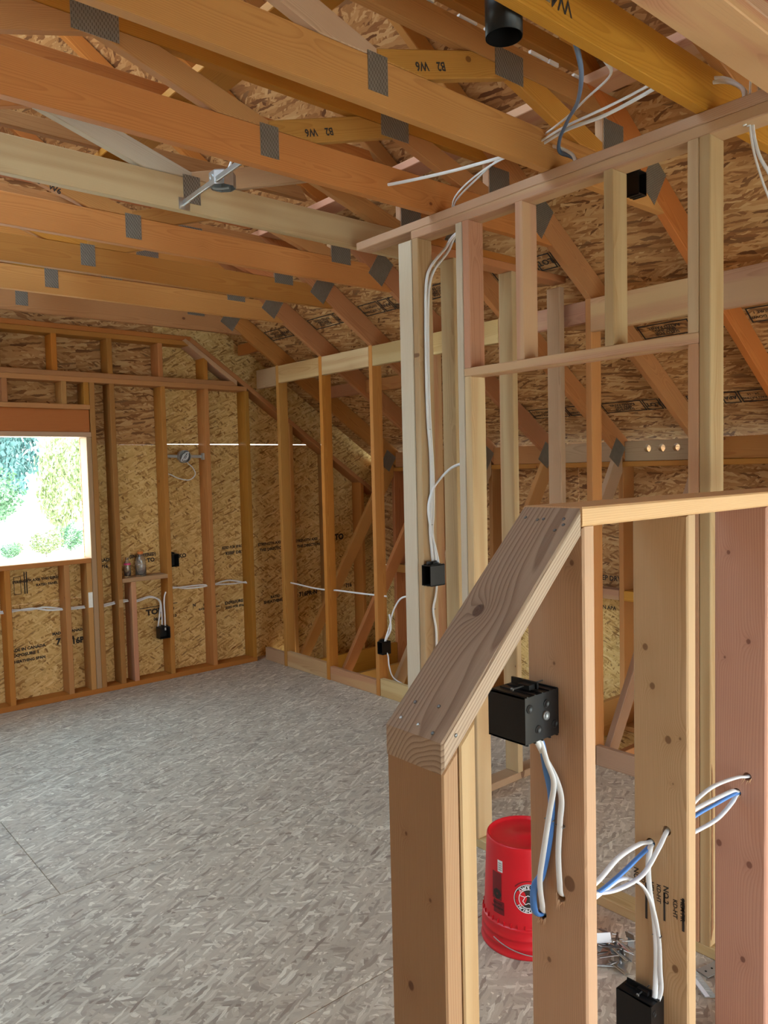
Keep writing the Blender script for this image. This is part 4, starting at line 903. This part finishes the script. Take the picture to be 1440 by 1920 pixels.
for x in (3.72, 4.12): gst('STRENGTH AXIS', .034, x, 1.0, pr, 1.0); gst('THIS DIRECTION', .034, x+.02, .95, pr, 1.0)
gst('RATED', .032, 3.76, .515, pl); gst('SHEATHING', .036, 3.74, .475, pl, 1.05); gst('716PR-N', .055, 4.12, .50, pl); gst('TO', .075, 4.50, 1.0, pr); gst('716', .05, 4.60, .52, pl)
def est(body, size, y, z, par): stamp(body, size, (XE+.1385, y, z), (0, -1, 0), (0, 0, 1), par)
ep = [c for c in wr.children if c.name.startswith('sheathing_panel')]
for y in (5.05, 4.45, 3.85, 3.25, 2.65): est('KEEP DRY', .05, y, .80, ep[4] if y < 3.5 else ep[5]); est('716PR-N APA', .04, y+.05, .58, ep[2] if y > 2.9 else ep[1])
# roof underside prints: framed cells, read upside down from the room
rp = [c for c in ce.children]
nrm = Vector((-sa_, 0, -ca_)); upv = Vector((ca_, 0, -sa_))       # text top points down the slope
def rst(y, x, cells, par):
    u = 0.0
    for wd, body, size in cells:
        c = Vector((x, y-u-wd/2, zr(x, RAFT)-.0035))+nrm*.0
        bars('print_frame', outline(-wd/2, -.055, wd/2, .055, .008), c, (0, 1, 0), upv, par)
        lines = body.split('/')
        for q, ln in enumerate(lines):
            stamp(ln, size, c+upv*(.036-(q+.5)*.072/len(lines)), (0, 1, 0), upv, par)
        u += wd+.008
cells = [(.30, 'SIZED FOR/SPACING/RATED PANEL', .030), (.11, 'LOT', .052), (.10, 'SIZE', .04)]
cells2 = [(.20, 'THIS SIDE DOWN/EXPOSURE 1', .026), (.10, 'APA', .042), (.16, 'SPAN RATING/24 - 16', .024)]
for k, x, cl in ((4, 4.55, cells), (5, 4.55, cells2), (6, 4.55, cells), (3, 4.55, cells2), (5, 4.01, cells), (6, 4.01, cells2), (4, 3.46, cells), (0, 3.46, cells2), (1, 3.46, cells), (2, 3.46, cells2), (3, 3.46, cells)):
    rst(TY[k]-.05, x, cl, rp[0])

# ------------------------------------------------------------------ outdoors, seen through the gable window opening
gd = struct('ground', (0, 0, -2.8))
v, f = [], []
NX, NY = 24, 24
for j in range(NY+1):
    for i in range(NX+1):
        x, y = -140+i*14, 6.5+j*9.0-0
        hgt = -2.8+max(0, y-70)*.05+.25*math.sin(x*.11)*math.sin(y*.07)
        v.append((x, y, hgt))
for j in range(NY):
    for i in range(NX): k = j*(NX+1)+i; f.append((k, k+1, k+NX+2, k+NX+1))
for o_, sh in ((0, 1),): mesh_obj('ground_surface', v, f, GROUND, gd)
mesh_obj('ground_surface', [(-140, -120, -2.8), (200, -120, -2.8), (200, 6.6, -2.8), (-140, 6.6, -2.8)], [(0, 1, 2, 3)], GROUND, gd)
def gh(x, y): return -2.8+max(0, y-70)*.05
def foliage(seed, n, shape, leaf):
    r = random.Random(seed); v, f = [], []
    for _ in range(n):
        if shape == 'cone':
            h = r.random()**1.3; rad = (1-h)*.34+.02; a = r.uniform(0, 6.283); q = rad*math.sqrt(r.uniform(.25, 1)); p = Vector((q*math.cos(a), q*math.sin(a), .1+h*.9))
        else:
            d = Vector((r.gauss(0, 1), r.gauss(0, 1), r.gauss(0, 1))).normalized()*(r.uniform(.35, 1)**.6)
            p = Vector((d.x*.5, d.y*.5, .55+d.z*.45))*(1+.15*math.sin(7*d.x+3*d.z))
        s = leaf*r.uniform(.6, 1.5); e1 = Vector((r.gauss(0, 1), r.gauss(0, 1), r.gauss(0, .6))).normalized(); e2 = e1.cross(Vector((r.gauss(0, 1), r.gauss(0, 1), r.gauss(0, 1)))).normalized()
        k = len(v); v += [p-e1*s, p-e2*s*.45, p+e1*s*1.1, p+e2*s*.45]; f.append((k, k+1, k+2, k+3))
    return v, f
def mk(name, seed, n, shape, leaf, mat):
    v, f = foliage(seed, n, shape, leaf); me = bpy.data.meshes.new(name); me.from_pydata([tuple(p) for p in v], [], f); me.materials.append(mat); return me
CONE = [mk('crown', s, 2600, 'cone', .030, LEAF_D) for s in (1, 2)]
BALL = [mk('crown', 5, 2200, 'ball', .040, LEAF_M), mk('crown', 6, 1800, 'ball', .042, LEAF_Y)]
bmt = bmesh.new(); bmesh.ops.create_cone(bmt, cap_ends=True, segments=8, radius1=.022, radius2=.008, depth=.8); bmesh.ops.translate(bmt, verts=bmt.verts, vec=(0, 0, .4))
TR = bpy.data.meshes.new('trunk'); bmt.to_mesh(TR); bmt.free(); TR.materials.append(BARK)
def tree(name, x, y, h, wd, crown, label, cat, group):
    t = thing(name, label, cat, (x, y, gh(x, y)), group)
    M = Matrix.Translation((x, y, gh(x, y))) @ Matrix.Rotation(RND.uniform(0, 6), 4, 'Z') @ Matrix.Diagonal((wd, wd, h, 1))
    link(bpy.data.objects.new('crown', crown), t, M); link(bpy.data.objects.new('trunk', TR), t, M)
for x, y, h in ((19.8, 92, 15), (22.6, 90, 18), (25.2, 97, 17), (27.2, 120, 24), (31.0, 124, 22), (34.5, 126, 25), (23.4, 104, 19)):
    tree('conifer', x, y, h, h*.42, CONE[int(x) % 2], 'dark blue-green conifer on the slope beyond the gable window opening', 'tree', 'conifers outside the window')
tree('leafy_tree', 17.6, 72, 5.0, 4.6, BALL[0], 'green leafy tree at the lower left of the window view', 'tree', 'trees outside the window')
tree('leafy_tree', 16.4, 51, 7.4, 2.8, BALL[1], 'slimmer yellow-green tree at the right of the window view', 'tree', 'trees outside the window')
tree('leafy_tree', 19.6, 54, 8.6, 3.2, BALL[1], 'tall yellow-green tree at the right window edge', 'tree', 'trees outside the window')
for x, y, h, wd, lab in ((13.6, 45, 1.5, 1.9, 'yellow-green bush, widest of those on the pale ground'), (15.3, 46, 1.7, 1.5, 'green bush on the pale ground near the right window edge'), (11.7, 45, .95, 1.1, 'small green bush at the left on the pale ground'), (12.5, 46.5, .9, .7, 'small yellow bush between two larger ones on the pale ground'), (17.2, 47, 1.8, 1.5, 'bush half hidden behind the window jamb')):
    tree('bush', x, y, h, wd, BALL[0] if 'green bush' in lab and 'yellow' not in lab else BALL[1], lab, 'bush', 'bushes outside the window')
